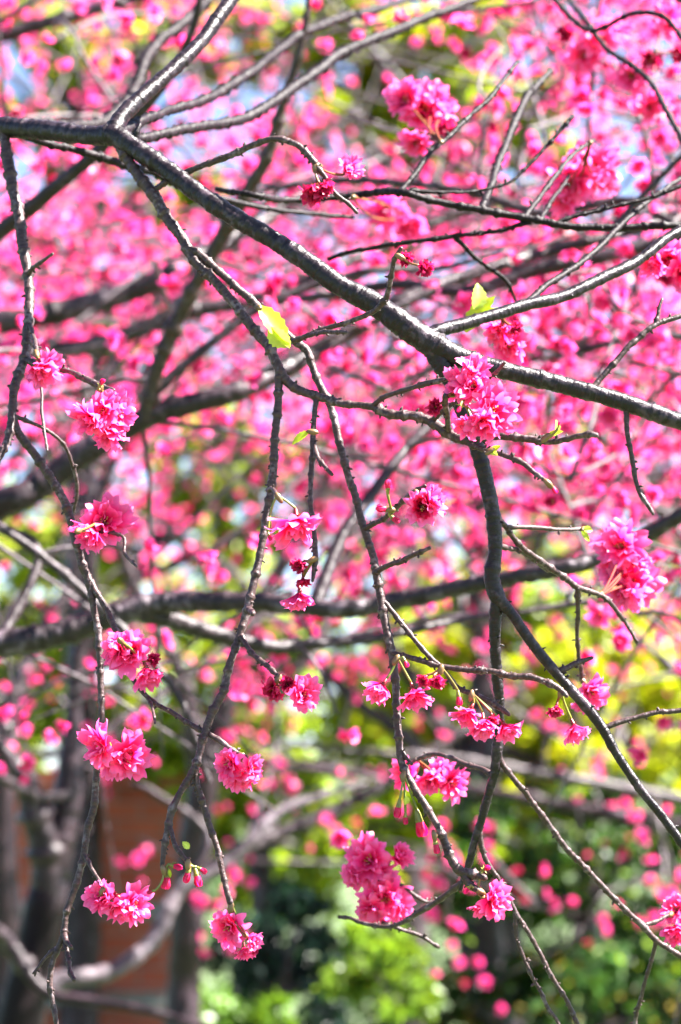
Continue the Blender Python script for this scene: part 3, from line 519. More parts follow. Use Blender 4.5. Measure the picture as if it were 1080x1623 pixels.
def flowering(tree, n, drange, xr, yr, bs=.044, power=1.0, twig_r=.0022, wilt=.12, long=0, keep=100):
    """twigs grown from the tree's own limbs out to blossom clusters spread through its crown"""
    r = tree.rng
    pts = []
    while len(pts) < n:
        px, py = r.uniform(*xr), r.uniform(*yr)
        if r.uniform() < dens(px, py) ** power: pts.append(np.array(at(px, py, r.uniform(*drange))))
    N = np.concatenate(tree.nodes); pts = np.array(pts)
    dist = np.array([np.min(np.linalg.norm(N - p, axis=1)) for p in pts]); pts = pts[np.argsort(dist)]
    mb = MB(); bl = []
    for p in pts:
        i = np.argmin(np.linalg.norm(N - p, axis=1) + .5 * np.maximum(0, N[:, 2] - p[2])); q = N[i]; L = np.linalg.norm(p - q)
        t = np.linspace(0, 1, 8)[:, None]; c = (p + q) / 2 + r.normal(size=3) * L * .13 + np.array((0, 0, .12 * L))
        C = (1 - t) ** 2 * q + 2 * t * (1 - t) * c + t * t * p
        P4 = np.concatenate([C, np.linspace(min(.006, twig_r * (1.2 + L * 2)), twig_r * .8, 8)[:, None]], 1)
        add_tube(mb, P4, 5); N = np.concatenate([N, C[2:]])
        for k in range(r.integers(3, 8)):
            bl.append((p + r.normal(size=3) * bs * .98 - np.array((0, 0, bs * .35)), r.normal(size=3) + np.array((.1, -.3, -.45)), bs * r.uniform(.5, .82) / .042, int(r.integers(0, 5)) if r.uniform() > wilt else 5))
    for _ in range(long):                                # long bare shoots between the flowers
        ok = N[(N[:, 1] > 2.75) & (N[:, 2] > 1.45)]; q = ok[r.integers(0, len(ok))] if len(ok) else N[0]; dv = r.normal(size=3) * (1, .3, .5); dv[1] = abs(dv[1]); dv /= np.linalg.norm(dv); L = r.uniform(.4, 1.1) * drange[0] / 3
        t = np.linspace(0, 1, 10)[:, None]; C = q + dv * L * t + np.array((0, 0, -.15)) * t * t * L + np.cumsum(r.normal(size=(10, 3)), 0) * .004
        add_tube(mb, np.concatenate([C, np.linspace(twig_r * 1.5, twig_r * .7, 10)[:, None]], 1), 5)
    tw_ = mb.build('twigs', M_PALE, tree.root)
    def view(b):
        x, y, d = topx(b[0]); ins = -20 < x < 1100 and -20 < y < 1640
        return (0 if ins else 1, d)
    bl.sort(key=view)
    for b in bl[:keep]:
        place(FARMESH[b[3]], 'blossom', tree.root, b[0], b[1], b[2], r.uniform(0, 6))
    rest = bl[keep:]
    if rest:
        mb = MB()
        for b in rest:
            v, f, a = FAR[b[3]]; M = np.array((Vector(b[1]).to_track_quat('Z', 'Y') @ Quaternion((0, 0, 1), r.uniform(0, 6))).to_matrix())
            mb.add(v @ M.T * b[2] + b[0], f, a)
        tag(mb.build('blossoms', M_PETAL, tree.root), kind='stuff')
def trunk(tree, px, d, path, mat=M_FARBARK, seg=16):
    """path: (dx m, z m, r m) above the ground under photo column px at depth d"""
    g = at(px, 811.5, d); mb = MB(); P = np.array([(g.x + a, g.y + (0.02 * i), z, r_) for i, (a, z, r_) in enumerate(path)])
    C = catmull(P, .04); add_tube(mb, C, seg, tree.rng, .04); mb.build('trunk', mat, tree.root); tree.nodes.append(C[::2, :3])
def ground_at(px, d): g = at(px, 811.5, d); return (g.x, g.y, 0)
far = dict(mat=M_FARBARK, seg=12, step=6, wob=1.0, rough=.04)
M_MIDB = bark_mat('purple_brown_bark', (.009, .0045, .006), (.025, .0135, .018), (.13, .088, .115), fleck=.3, ring=220, rough=.45, scale=.6)
dk = dict(mat=M_MIDB, seg=14, step=5, wob=.8, rough=.04)
GR = 'pink blossoming cherry trees'

T2 = Tree('cherry_tree', ground_at(-900, 3.1), 'cherry tree with a thick blurred brown bough rising rightward behind the sharp hanging twigs', 'tree', GR)
trunk(T2, -900, 3.1, [(0, -.05, .17), (.02, .6, .14), (0, 1.2, .12), (.03, 1.9, .1), (.05, 2.5, .06), (.1, 3.0, .03)])
B = T2.branch
B('limb', [(-880, 1150, 45, 3.15), (-500, 960, 32, 3.1), (-200, 860, 27, 3.0), (0, 798, 23, 2.9), (60, 772, 22, 2.9), (140, 715, 20, 2.9), (250, 655, 17, 2.9), (370, 622, 16, 2.9), (470, 575, 15, 2.95), (560, 520, 14, 3.0), (640, 475, 13, 3.0), (760, 430, 11, 3.05), (860, 402, 10, 3.1), (960, 375, 8, 3.1), (1150, 330, 5, 3.2)], key='A', **dk)
B('limb', [(228, 668, 15), (240, 625, 13), (255, 570, 13), (300, 470, 12.5), (350, 380, 12), (395, 300, 11), (425, 245, 9), (450, 160, 7), (480, 60, 5), (500, -80, 4)], d=(0, 2.75), parent='A', key='C', mat=bark_mat('brown_bark', (.018, .010, .009), (.048, .027, .022), (.14, .11, .10), fleck=.3, scale=.8), seg=12, step=5)
B('branch', [(245, 620, 9), (290, 580, 8), (330, 550, 7.5), (410, 490, 7), (500, 450, 7), (600, 428, 6), (700, 425, 5), (800, 400, 4)], d=(0, 3.0), parent='C', **dk)
B('branch', [(-300, 880, 14), (-150, 500, 13), (0, 370, 13), (60, 318, 12), (120, 268, 11), (170, 225, 10), (250, 150, 8), (300, 60, 6), (330, -60, 5)], d=(0, 2.6), parent='A', **dk)
flowering(T2, 62, (2.8, 3.9), (-350, 1100), (-200, 760), long=24)

T6 = Tree('cherry_tree', ground_at(-1000, 2.8), 'cherry tree with a long level grey bough running left to right below the centre', 'tree', GR)
trunk(T6, -1000, 2.8, [(0, -.05, .16), (-.02, .5, .13), (.02, 1.1, .12), (0, 1.6, .09), (-.05, 2.2, .05), (-.1, 2.7, .03)])
B = T6.branch
B('limb', [(-990, 1300, 45, 2.8), (-600, 1130, 34, 2.8), (-250, 1050, 28, 2.8), (0, 1022, 22, 2.8), (110, 1000, 21, 2.8), (190, 972, 20, 2.8), (260, 955, 18, 2.8), (400, 955, 15, 2.75), (540, 965, 14.5, 2.7), (640, 950, 14, 2.7), (760, 925, 13, 2.65), (880, 902, 13, 2.6), (960, 880, 12, 2.6), (1080, 818, 12, 2.55), (1250, 720, 9, 2.5), (1400, 640, 5, 2.5)], key='B', mat=M_FARBARK, seg=16, step=5, wob=.8)
B('limb', [(225, 972, 17), (280, 985, 14), (340, 1005, 13), (430, 1025, 12), (500, 1020, 10), (600, 1010, 8), (720, 985, 6), (900, 960, 4)], d=(0, 3.0), parent='B', mat=M_FARBARK, seg=14, step=5)
B('branch', [(500, 960, 12), (520, 910, 11), (545, 850, 10), (600, 770, 9), (650, 705, 8), (720, 640, 6), (800, 560, 5)], d=(0, 2.9), parent='B', **dk)
B('branch', [(0, 1020, 9), (60, 880, 7), (-20, 820, 6)], d=(0, 2.9), parent='B', **far)
B('branch', [(330, 1240, 5), (280, 1100, 6), (180, 985, 7), (90, 900, 7), (0, 835, 7), (-150, 750, 6)], d=2.75, **far)
flowering(T6, 50, (2.7, 3.7), (-250, 1250), (560, 1200), power=.9, long=6)

T8 = Tree('cherry_tree', ground_at(1900, 3.3), 'cherry tree standing right, its dense blurred blossoms filling the upper right corner', 'tree', GR)
trunk(T8, 1900, 3.3, [(0, -.05, .18), (0, .6, .14), (-.03, 1.3, .12), (0, 2.0, .1), (.03, 2.7, .06), (0, 3.2, .03)])
B = T8.branch
B('limb', [(1890, 620, 30, 3.3), (1500, 500, 20, 3.2), (1250, 420, 14, 3.0), (1080, 385, 12, 3.0), (940, 410, 12, 3.0), (860, 425, 12, 3.0), (740, 462, 11, 3.0), (640, 450, 9, 3.05), (540, 465, 8, 3.1), (430, 480, 6, 3.2)], key='G', **dk)
B('limb', [(1500, 500, 16), (1300, 200, 12), (1150, 60, 10), (1000, -60, 8), (900, -150, 5)], d=(0, 2.8), parent='G', **far)
B('limb', [(1895, 760, 20, 3.3), (1500, 620, 14, 3.4), (1200, 560, 10, 3.4), (1050, 530, 8, 3.4), (900, 560, 7, 3.5), (760, 580, 6, 3.5)], key='G2', **far)
B('branch', [(1120, 395, 9), (1000, 320, 8), (860, 335, 8), (720, 300, 7), (560, 285, 6), (420, 300, 5)], d=(0, 3.3), parent='G', **far)
flowering(T8, 190, (2.8, 4.8), (480, 1450), (-200, 760), long=40)

T7 = Tree('cherry_tree', ground_at(-650, 4.3), 'cherry tree with two pale sunlit parallel boughs entering from the left edge', 'tree', GR)
trunk(T7, -650, 4.3, [(0, -.05, .18), (.02, .7, .15), (0, 1.4, .13), (.02, 2.1, .1), (0, 2.8, .07), (.1, 3.5, .03)])
B = T7.branch
B('limb', [(-640, 620, 36, 4.3), (-300, 540, 26, 4.2), (0, 512, 19, 4.1), (100, 492, 19, 4.1), (220, 455, 18, 4.1), (300, 420, 16, 4.1), (400, 360, 12, 4.2), (520, 290, 9, 4.3), (650, 230, 6, 4.4), (780, 190, 4, 4.5)], key='D', **far)
B('limb', [(-640, 700, 30, 4.3), (-250, 590, 20, 4.2), (0, 553, 14, 4.1), (120, 552, 14, 4.1), (220, 527, 13, 4.1), (300, 495, 13, 4.1), (420, 470, 12, 4.1), (540, 420, 10, 4.1), (700, 350, 7, 4.2), (850, 290, 5, 4.3)], key='E', **far)
B('limb', [(-640, 350, 22, 4.3), (-300, 150, 16, 4.2), (0, 60, 12, 4.2), (200, 0, 10, 4.2), (420, -60, 7, 4.2)], **far)
B('branch', [(240, 215, 7, 2.5), (320, 200, 8, 2.5), (390, 187, 8, 2.5), (450, 150, 8, 2.5), (500, 115, 8, 2.5), (540, 85, 8, 2.5), (605, 57, 7, 2.5), (675, 27, 7, 2.5), (740, 4, 6, 2.5), (850, -50, 4, 2.5)], mat=M_BOUGH) if False else None
flowering(T7, 400, (3.9, 6.2), (-350, 1200), (-150, 900), long=60)

# dark mid limbs rising from behind the main bough belong to the nearest tree
B = T1.branch
B('branch', [(-100, 205, 12), (40, 200, 10), (140, 200, 9), (172, 188, 8.4), (210, 145, 8.2), (240, 80, 8), (280, 45, 8), (326, 4, 8), (370, -50, 6), (420, -160, 3)], d=(0, 3.3), parent='main', mat=M_SHADETONE, seg=12)
B('branch', [(150, 215, 10), (195, 222, 8), (245, 215, 7.4), (320, 200, 8), (390, 187, 8), (450, 150, 8), (500, 115, 8), (540, 85, 8), (605, 57, 7.4), (675, 27, 7), (740, 4, 6.4), (860, -50, 4)], d=(0, 3.0), parent='main', mat=M_SHADETONE, seg=12)
B('branch', [(190, 212, 9), (240, 185, 7), (300, 166, 6.4), (350, 145, 7), (425, 95, 7), (475, 55, 7), (530, 32, 6.5), (600, 14, 6), (680, -10, 4)], d=(0, 3.3), parent='main', mat=M_SHADETONE, seg=12)
B('branch', [(20, 205, 8), (85, 230, 5.5), (130, 240, 6), (180, 255, 7), (240, 273, 6.2), (300, 300, 5), (420, 330, 4), (560, 345, 3)], d=(0, 2.3), parent='main', mat=M_SHADETONE, seg=12)

T3 = Tree('cherry_tree', ground_at(45, 4.6), 'dark forked cherry tree trunk at the lower left corner in front of the brick wall', 'tree', GR)
B = T3.branch
g3 = at(20, 811.5, 4.6)
mb = MB(); C = catmull(np.array([(g3.x, g3.y, -.05, .062), (*at(18, 1760, 4.6), .055), (*at(28, 1640, 4.6), .047), (*at(45, 1560, 4.6), .042), (*at(60, 1490, 4.6), .039), (*at(76, 1410, 4.6), .036)]), .03)
add_tube(mb, C, 18, T3.rng, .04); mb.build('trunk', M_SHADETONE, T3.root); T3.nodes.append(C[:, :3])
B('limb', [(74, 1425, 29), (90, 1350, 26), (104, 1290, 23), (112, 1200, 19), (118, 1120, 13), (122, 1050, 12), (140, 940, 12), (150, 820, 10), (190, 700, 8), (240, 560, 6)], d=(4.6, 4.7), key='a', **dk)
B('limb', [(74, 1415, 28), (70, 1345, 25), (55, 1290, 22), (38, 1235, 18), (0, 1185, 13), (-80, 1120, 11), (-200, 1040, 6)], d=(4.6, 4.5), key='b', **far)
B('limb', [(48, 1570, 20), (105, 1552, 15), (160, 1545, 14), (200, 1528, 13), (245, 1490, 13), (268, 1440, 12), (290, 1408, 11), (340, 1380, 10), (390, 1340, 9), (440, 1290, 10), (500, 1265, 7), (580, 1240, 5)], d=(4.6, 4.9), key='c', mat=bark_mat('pale_bark', (.035, .025, .029), (.105, .082, .095), (.32, .27, .31), fleck=.5, ring=150, rough=.5, scale=.5), seg=14, step=5)
B('branch', [(20, 1500, 12), (70, 1570, 10), (150, 1588, 8), (220, 1600, 7), (300, 1622, 6), (400, 1650, 4)], d=(4.5, 4.4), **dk)
B('branch', [(70, 1560, 16), (30, 1520, 13), (0, 1480, 11), (-60, 1440, 8)], d=(4.6, 4.4), **far)
B('branch', [(108, 1260, 9), (60, 1262, 7), (0, 1232, 6), (-60, 1200, 4)], d=(4.6, 4.3), **far)
B('branch', [(112, 1215, 9), (180, 1150, 7), (300, 1070, 6), (420, 980, 5)], d=(4.7, 4.9), **far)
B('branch', [(268, 1440, 9), (330, 1330, 7), (250, 1260, 6), (210, 1240, 4)], d=(4.8, 4.9), **far)
flowering(T3, 100, (4.3, 5.6), (-200, 700), (300, 1330), long=6)

T4 = Tree('cherry_tree', ground_at(292, 6.6), 'straight blurred cherry trunk beside the brick wall, sunlit pale along its right side', 'tree', GR)
g4 = at(292, 811.5, 6.6)
mb = MB(); C = catmull(np.array([(g4.x, g4.y, -.05, .075), (*at(290, 1620, 6.6), .048), (*at(296, 1500, 6.6), .046), (*at(300, 1400, 6.6), .044), (*at(315, 1290, 6.6), .044), (*at(330, 1190, 6.6), .038)]), .04)
add_tube(mb, C, 16, T4.rng, .04); mb.build('trunk', M_MIDB, T4.root); T4.nodes.append(C[:, :3])
B = T4.branch
B('limb', [(326, 1215, 22), (370, 1080, 16), (420, 950, 13), (500, 800, 10), (580, 650, 8), (640, 480, 5)], d=(6.6, 6.7), **far)
B('limb', [(322, 1240, 20), (290, 1080, 14), (220, 940, 11), (160, 800, 9), (80, 640, 6)], d=(6.6, 6.4), **far)
B('limb', [(300, 1400, 16), (420, 1330, 12), (560, 1270, 10), (700, 1180, 8), (840, 1080, 5)], d=(6.6, 7.0), **far)
flowering(T4, 200, (5.8, 7.6), (-100, 1000), (300, 1420), twig_r=.003, bs=.050, long=10)

T9 = Tree('cherry_tree', ground_at(2, 6.0), 'cherry tree with a plain grey-brown trunk cut off by the left edge of the view', 'tree', GR)
g9 = at(2, 811.5, 6.0)
mb = MB(); C = catmull(np.array([(g9.x, g9.y, -.05, .06), (*at(2, 1620, 6.0), .045), (*at(6, 1450, 6.0), .042), (*at(0, 1300, 6.0), .038), (*at(8, 1150, 6.0), .03)]), .04)
add_tube(mb, C, 16, T9.rng, .04); mb.build('trunk', M_MIDB, T9.root); T9.nodes.append(C[:, :3])
B = T9.branch
B('limb', [(7, 1165, 18), (50, 1040, 13), (120, 900, 10), (150, 740, 8), (130, 560, 5)], d=(6.0, 6.3), **far)
B('limb', [(4, 1200, 16), (-60, 1050, 12), (-150, 900, 9), (-170, 700, 6)], d=(6.0, 5.8), **far)
flowering(T9, 50, (5.4, 6.8), (-250, 300), (350, 1150), twig_r=.003, bs=.048, long=8)
for k, (px, d, lab, n, xr, yr, yt) in enumerate([
        (1420, 8.3, 'distant cherry tree at the right whose tiny blossoms fill the upper right gaps', 340, (420, 1350), (-200, 850), 0),
        (1500, 6.2, 'cherry tree in the middle distance whose pink dots float over the dark green shrubs', 200, (350, 1300), (350, 1560), 1),
        (760, 9.2, 'farthest cherry tree seen as fine pink haze behind the vertical forked branch', 250, (100, 1250), (250, 1300), 0),
        (-260, 8.0, 'distant cherry tree whose small blossoms speckle the upper left', 400, (-250, 600), (-150, 900), 0)]):
    T = Tree('cherry_tree', ground_at(px, d), lab, 'tree', GR)
    trunk(T, px, d, [(0, -.05, .13), (.03, .6, .10), (-.02, 1.2, .085), (.02, 1.8, .07), (0, 2.4, .05), (.05, 3.1, .025)])
    r = T.rng
    for j in range(7):
        ex, ey = r.uniform(*xr), r.uniform(yr[0], yr[0] + (yr[1] - yr[0]) * .75); sx, sy, _ = topx(T.nodes[0][int(r.uniform(.4, .9) * len(T.nodes[0]))])
        T.branch('limb', [(sx, sy, 14), (sx * .65 + ex * .35 + r.normal() * 30, sy * .6 + ey * .4 + 20, 11), (sx * .3 + ex * .7 + r.normal() * 30, sy * .25 + ey * .75, 8), (ex, ey, 4)], d=(d, d + r.uniform(-.9, .9)), mat=M_FARBARK, seg=10, step=8, wob=2)
    flowering(T, n, (d - 1.0, d + 1.2), xr, yr, twig_r=.0035, bs=.052, long=9)

# ================================================================== 4. greenery, wall, ground
def leaf_cloud(mb, r, centre, rad, n, size, col, var=.35, shell=.55, col2=None):
    """n bent leaves in an uneven clump"""
    v = r.normal(size=(n, 3)); v /= np.linalg.norm(v, axis=1)[:, None]; v *= (r.uniform(0, 1, n) ** shell)[:, None]
    c = np.asarray(centre) + v * np.asarray(rad)
    ax = r.normal(size=(n, 3)); ax[:, 2] -= .5; ax /= np.linalg.norm(ax, axis=1)[:, None]
    sd_ = np.cross(ax, r.normal(size=(n, 3)) + np.array((0, 0, .8))); sd_ /= np.linalg.norm(sd_, axis=1)[:, None]; nn = np.cross(ax, sd_)
    s = size * r.uniform(.6, 1.3, n)[:, None]; w_ = .30
    V = np.stack([c, c + ax * s * .5 + sd_ * s * w_ + nn * s * .08, c + ax * s - nn * s * .1, c + ax * s * .5 - sd_ * s * w_ + nn * s * .08], 1).reshape(-1, 3)
    k = np.clip(1 + r.normal(size=(n, 1)) * var, .35, 2.0); cc = np.asarray(col) * k
    if col2 is not None:
        sel = r.uniform(size=n) < .18; cc[sel] = np.asarray(col2) * k[sel]
    A = np.repeat(cc, 4, 0)
    F = []
    for i in range(n): F += [(4 * i, 4 * i + 1, 4 * i + 2), (4 * i, 4 * i + 2, 4 * i + 3)]
    mb.add(V, F, A)
def green(name, cat, label, px, d, clumps, leaf, col, group=None, col2=None, trunk_r=.05, mat=None, per=420, seed=0, stemz=None, fill=0):
    """clumps: (px, py, radius px[, dd]) crown clumps joined to a trunk at photo column px"""
    r = np.random.default_rng(seed + 77); g = Vector(ground_at(px, d)); root = empty(name, g); tag(root, label, cat, group)
    cs = []; clumps = list(clumps) + [(c[0] + r.normal() * c[2] * 1.1, c[1] + r.normal() * c[2] * .8, c[2] * r.uniform(.5, .9)) for c in clumps for _ in range(fill)]
    for cl in clumps:
        dd = d + (cl[3] if len(cl) > 3 else r.uniform(-.5, .5)); cs.append((np.array(at(cl[0], cl[1], dd)), cl[2] * pxs(dd)))
    top = max(c[0][2] for c in cs); zt = stemz or max(.3, top * .75)
    mb = MB(); P = np.array([(g.x, g.y, -.05, trunk_r * 1.3), (g.x + .02, g.y, zt * .35, trunk_r), (g.x - .02, g.y, zt * .7, trunk_r * .8), (g.x + .02, g.y, zt, trunk_r * .5)])
    C = catmull(P, .08); add_tube(mb, C, 10, r, .05)
    mb.build('trunk' if trunk_r > .035 else 'stem', M_FARBARK, root)
    mb = MB()
    for c, rad in cs:
        i = np.argmin(np.linalg.norm(C[:, :3] - c, axis=1) + np.maximum(0, C[:, 2] - c[2]) * 2); q = C[i, :3]; L = np.linalg.norm(c - q)
        t = np.linspace(0, 1, 7)[:, None]; m_ = (q + c) / 2 + r.normal(size=3) * L * .1
        add_tube(mb, np.concatenate([(1 - t) ** 2 * q + 2 * t * (1 - t) * m_ + t * t * c, np.linspace(trunk_r * .45, .004, 7)[:, None]], 1), 6)
    mb.build('branches', M_FARBARK, root)
    mb = MB()
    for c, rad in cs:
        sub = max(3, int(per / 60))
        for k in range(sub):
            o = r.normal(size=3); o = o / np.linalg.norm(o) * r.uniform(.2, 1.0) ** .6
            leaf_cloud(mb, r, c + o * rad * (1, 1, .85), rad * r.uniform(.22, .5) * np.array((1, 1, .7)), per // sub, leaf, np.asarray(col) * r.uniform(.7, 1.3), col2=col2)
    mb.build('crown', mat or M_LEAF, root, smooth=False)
    return root
SG = 'green shrubs at the foot of the view'; TG = 'green trees behind the blossom'
green('shrub', 'shrub', 'dark blue-green shrub at the bottom centre beside the pale trunk', 440, 8.2, [(380, 1530, 70), (450, 1500, 80), (520, 1540, 80), (420, 1600, 90), (500, 1630, 90), (350, 1620, 60), (470, 1430, 50)], .05, (.009, .028, .019), SG, trunk_r=.03, per=520, seed=1)  # leaf colour kept very dark in place of shade from surrounding trees
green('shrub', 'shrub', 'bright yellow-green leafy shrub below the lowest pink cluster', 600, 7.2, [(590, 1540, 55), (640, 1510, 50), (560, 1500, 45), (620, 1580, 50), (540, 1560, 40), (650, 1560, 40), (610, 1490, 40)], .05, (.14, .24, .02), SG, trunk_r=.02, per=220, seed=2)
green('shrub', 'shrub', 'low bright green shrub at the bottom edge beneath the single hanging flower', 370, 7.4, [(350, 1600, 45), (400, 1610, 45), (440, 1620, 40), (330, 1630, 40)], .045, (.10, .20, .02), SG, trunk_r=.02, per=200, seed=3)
green('shrub', 'shrub', 'large deep green shrub filling the lower right behind thin bare twigs', 900, 8.6, [(720, 1400, 90), (820, 1380, 100), (930, 1390, 100), (1030, 1400, 100), (1120, 1420, 100), (760, 1300, 70), (960, 1300, 70), (1060, 1310, 70), (880, 1480, 110), (1000, 1500, 110), (1100, 1540, 100), (1200, 1400, 110)], .055, (.028, .078, .012), SG, col2=(.18, .28, .02), trunk_r=.035, per=520, seed=4)  # green lowered to stand in for shade the shrubs cast on each other
green('shrub', 'shrub', 'shaded dark shrub in the lower right corner with a few yellowish leaves', 860, 8.0, [(720, 1600, 80), (820, 1590, 80), (900, 1610, 80), (1000, 1600, 80), (1080, 1620, 90), (860, 1540, 50), (1160, 1560, 90)], .05, (.022, .058, .011), SG, col2=(.16, .12, .012), trunk_r=.03, per=420, seed=5)  # its shade is put into the darkened leaf colour
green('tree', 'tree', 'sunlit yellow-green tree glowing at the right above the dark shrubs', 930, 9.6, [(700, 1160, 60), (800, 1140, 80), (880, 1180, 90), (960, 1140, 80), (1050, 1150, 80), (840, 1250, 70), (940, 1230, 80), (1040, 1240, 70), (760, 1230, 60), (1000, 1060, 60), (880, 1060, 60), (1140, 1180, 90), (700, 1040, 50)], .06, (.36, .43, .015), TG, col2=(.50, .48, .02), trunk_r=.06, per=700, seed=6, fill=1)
green('tree', 'tree', 'mid green tree standing left of centre between the level bough and the brick wall', 420, 10.4, [(300, 1180, 80), (400, 1150, 90), (500, 1180, 90), (360, 1060, 80), (470, 1040, 80), (580, 1100, 90), (620, 1220, 90), (520, 1280, 80), (400, 1270, 70), (260, 1090, 70), (250, 1200, 60), (330, 1240, 60), (600, 1330, 90), (500, 1380, 80), (680, 1300, 60), (620, 980, 60), (560, 900, 50)], .06, (.28, .41, .018), TG, col2=(.46, .46, .02), trunk_r=.06, per=600, seed=7, fill=1)
green('tree', 'tree', 'thin-leaved green tree behind the left hanging twigs with blue sky in its gaps', 200, 11.5, [(60, 900, 80), (160, 880, 70), (100, 1000, 80), (30, 1080, 80), (200, 1020, 70), (150, 1130, 70), (260, 800, 60), (360, 730, 60), (440, 830, 60), (120, 720, 50), (340, 690, 60), (400, 760, 65), (300, 790, 60), (430, 720, 50), (370, 860, 55), (250, 1200, 50), (-60, 960, 90), (20, 1180, 60)], .06, (.28, .38, .02), TG, col2=(.48, .46, .02), trunk_r=.06, per=520, seed=8, fill=1)
green('tree', 'tree', 'tall green tree showing yellow leaves between blossoms at the top centre', 640, 11.0, [(600, 90, 60), (680, 70, 60), (640, 150, 60), (720, 130, 50), (560, 30, 60), (760, 40, 60), (800, 210, 50), (560, 180, 40), (700, 220, 50), (620, 380, 50), (760, 330, 50), (660, 650, 60), (520, 720, 60), (860, 690, 50), (470, 250, 50), (420, 90, 50), (880, 250, 50)], .065, (.27, .36, .015), TG, col2=(.50, .46, .02), trunk_r=.08, per=700, seed=9, stemz=4.5, fill=2)
green('tree', 'tree', 'tall green tree whose leaves peep through the upper left blossoms', 130, 10.6, [(120, 90, 60), (60, 40, 60), (180, 130, 50), (250, 60, 60), (40, 190, 50), (320, 20, 50), (110, 260, 50), (220, 330, 50), (60, 420, 50), (330, 440, 50), (150, 560, 50), (280, 620, 60), (-80, 120, 80)], .065, (.22, .32, .018), TG, col2=(.48, .42, .02), trunk_r=.08, per=700, seed=10, stemz=4.3, fill=2)
green('tree', 'tree', 'green tree at the right edge behind the level bough, mostly hidden by pink', 1120, 11.8, [(980, 760, 60), (1060, 820, 70), (900, 830, 60), (1000, 920, 70), (1100, 960, 80), (860, 950, 60), (780, 850, 50), (1140, 700, 80), (1040, 640, 50)], .06, (.22, .32, .02), TG, trunk_r=.07, per=420, seed=11)
green('tree', 'tree', 'pale yellow-green tree far behind on the left, above the brick wall', 60, 13.0, [(x, y, 95) for x, y in ((-150, 1000), (-20, 940), (100, 960), (230, 960), (330, 900), (-120, 1140), (20, 1120), (150, 1110), (270, 1120), (380, 1040), (-40, 820), (110, 800))], .065, (.26, .33, .03), TG, col2=(.45, .42, .03), trunk_r=.07, per=520, seed=12, fill=1)
green('tree', 'tree', 'wide light green tree far behind the lower middle of the blossom', 800, 13.2, [(x, y, 95) for x, y in ((520, 1000), (640, 960), (760, 960), (880, 960), (1000, 980), (1120, 960), (1240, 1000), (560, 1130), (690, 1110), (820, 1100), (950, 1090), (1080, 1090), (1200, 1130), (700, 850), (860, 850))], .065, (.30, .38, .02), TG, col2=(.50, .48, .02), trunk_r=.07, per=520, seed=13, fill=1)
# hedge behind everything
r = np.random.default_rng(5); mb = MB()
for k in range(150):
    x = r.uniform(-4.6, 5.2); leaf_cloud(mb, r, (x, 14.2 + r.normal() * .3, r.uniform(.1, 1.75)), (.42, .35, .32), 90, .08, np.array((.045, .095, .025)) * r.uniform(.6, 1.5))
hd = mb.build('hedge', M_LEAF, smooth=False); tag(hd, 'long clipped dark green hedge closing off the garden far behind everything', 'hedge')

# brick wall with two pale stone courses
def brick_mat():
    m, n, l, out = newmat('red_brick')
    tc = n.new('ShaderNodeTexCoord'); mp = n.new('ShaderNodeMapping'); mp.inputs['Rotation'].default_value = (R(90), 0, 0); l.new(tc.outputs['Object'], mp.inputs[0])
    sep = n.new('ShaderNodeSeparateXYZ'); l.new(tc.outputs['Object'], sep.inputs[0]); cb = n.new('ShaderNodeCombineXYZ'); l.new(sep.outputs[0], cb.inputs[0]); l.new(sep.outputs[2], cb.inputs[1])
    b = n.new('ShaderNodeTexBrick'); b.inputs['Scale'].default_value = 1; b.inputs['Brick Width'].default_value = .22; b.inputs['Row Height'].default_value = .072; b.inputs['Mortar Size'].default_value = .005
    b.inputs['Color1'].default_value = (.58, .14, .065, 1); b.inputs['Color2'].default_value = (.46, .10, .05, 1); b.inputs['Mortar'].default_value = (.30, .22, .18, 1); l.new(cb.outputs[0], b.inputs['Vector'])
    no = n.new('ShaderNodeTexNoise'); no.inputs['Scale'].default_value = 9; no.inputs['Detail'].default_value = 5; l.new(tc.outputs['Object'], no.inputs['Vector'])
    mx = n.new('ShaderNodeMix'); mx.data_type = 'RGBA'; mx.blend_type = 'MULTIPLY'; mx.inputs[0].default_value = .5; l.new(b.outputs[0], mx.inputs[6]); l.new(no.outputs[0], mx.inputs[7])
    p = n.new('ShaderNodeBsdfPrincipled'); p.inputs['Roughness'].default_value = .85; l.new(mx.outputs[2], p.inputs['Base Color'])
    bp = n.new('ShaderNodeBump'); bp.inputs['Strength'].default_value = .6; bp.inputs['Distance'].default_value = .006; bp.invert = True; l.new(b.outputs['Fac'], bp.inputs['Height']); l.new(bp.outputs[0], p.inputs['Normal'])
    l.new(p.outputs[0], out.inputs[0]); return m
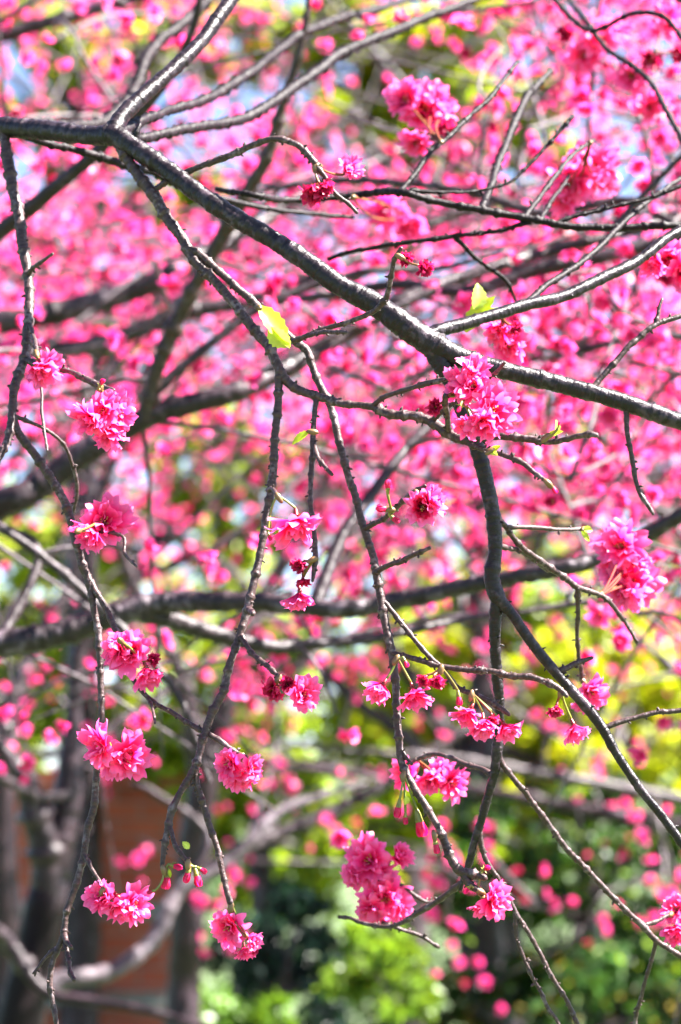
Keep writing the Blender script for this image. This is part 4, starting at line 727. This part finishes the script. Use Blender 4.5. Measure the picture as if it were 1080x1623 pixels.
def plain(name, c1, c2, scale, rough=.8):
    m, n, l, out = newmat(name); tc = n.new('ShaderNodeTexCoord'); no = n.new('ShaderNodeTexNoise'); no.inputs['Scale'].default_value = scale; no.inputs['Detail'].default_value = 6; l.new(tc.outputs['Object'], no.inputs['Vector'])
    rp = ramp(n, [(.3, c1), (.7, c2)]); l.new(no.outputs[0], rp.inputs[0]); p = n.new('ShaderNodeBsdfPrincipled'); p.inputs['Roughness'].default_value = rough; l.new(rp.outputs[0], p.inputs['Base Color'])
    bp = n.new('ShaderNodeBump'); bp.inputs['Strength'].default_value = .3; bp.inputs['Distance'].default_value = .01; l.new(no.outputs[0], bp.inputs['Height']); l.new(bp.outputs[0], p.inputs['Normal']); l.new(p.outputs[0], out.inputs[0]); return m
def box(mb, x0, x1, y0, y1, z0, z1):
    v = [(x, y, z) for z in (z0, z1) for y in (y0, y1) for x in (x0, x1)]
    mb.add(v, [(0, 2, 3, 1), (4, 5, 7, 6), (0, 1, 5, 4), (2, 6, 7, 3), (0, 4, 6, 2), (1, 3, 7, 5)])
DW = 10.8
c0 = at(312, 811, DW); yw = c0.y
wl = empty('brick_wall', (c0.x - 2, yw, 0)); tag(wl, 'red brick garden wall with two pale stone courses at the lower left', 'wall')
zA, zB = at(0, 1440, DW).z, at(0, 1578, DW).z; zT = at(0, 1248, DW).z
mb = MB(); box(mb, c0.x - 4.5, c0.x, yw, yw + .3, -.05, zT); M_BRICK = brick_mat(); mb.build('brickwork', M_BRICK, wl, smooth=False)
M_STONE = plain('pale_stone', (.16, .16, .14), (.27, .27, .24), 14)
for z, h in ((zA, .075), (zB, .075)):
    mb = MB(); box(mb, c0.x - 4.5, c0.x + .03, yw - .03, yw - .001, z - h / 2, z + h / 2); mb.build('stone_course', M_STONE, wl, smooth=False)
mb = MB(); box(mb, c0.x - 4.55, c0.x + .05, yw - .05, yw + .35, zT + .001, zT + .08); mb.build('coping', M_BRICK, wl, smooth=False)
# ground
n_ = 60; gx = np.sign(np.linspace(-1, 1, n_ + 1)) * np.abs(np.linspace(-1, 1, n_ + 1)) ** 3 * 900
V = [(x, y + 20, .02 * math.sin(x * 1.3) * math.cos(y * .9) if abs(x) < 30 and abs(y) < 30 else 0) for y in gx for x in gx]
F = [(i * (n_ + 1) + j, i * (n_ + 1) + j + 1, (i + 1) * (n_ + 1) + j + 1, (i + 1) * (n_ + 1) + j) for i in range(n_) for j in range(n_)]
mb = MB(); mb.add(V, F); tag(mb.build('ground', plain('lawn', (.03, .055, .015), (.07, .10, .03), 3.5, .95)), kind='structure')
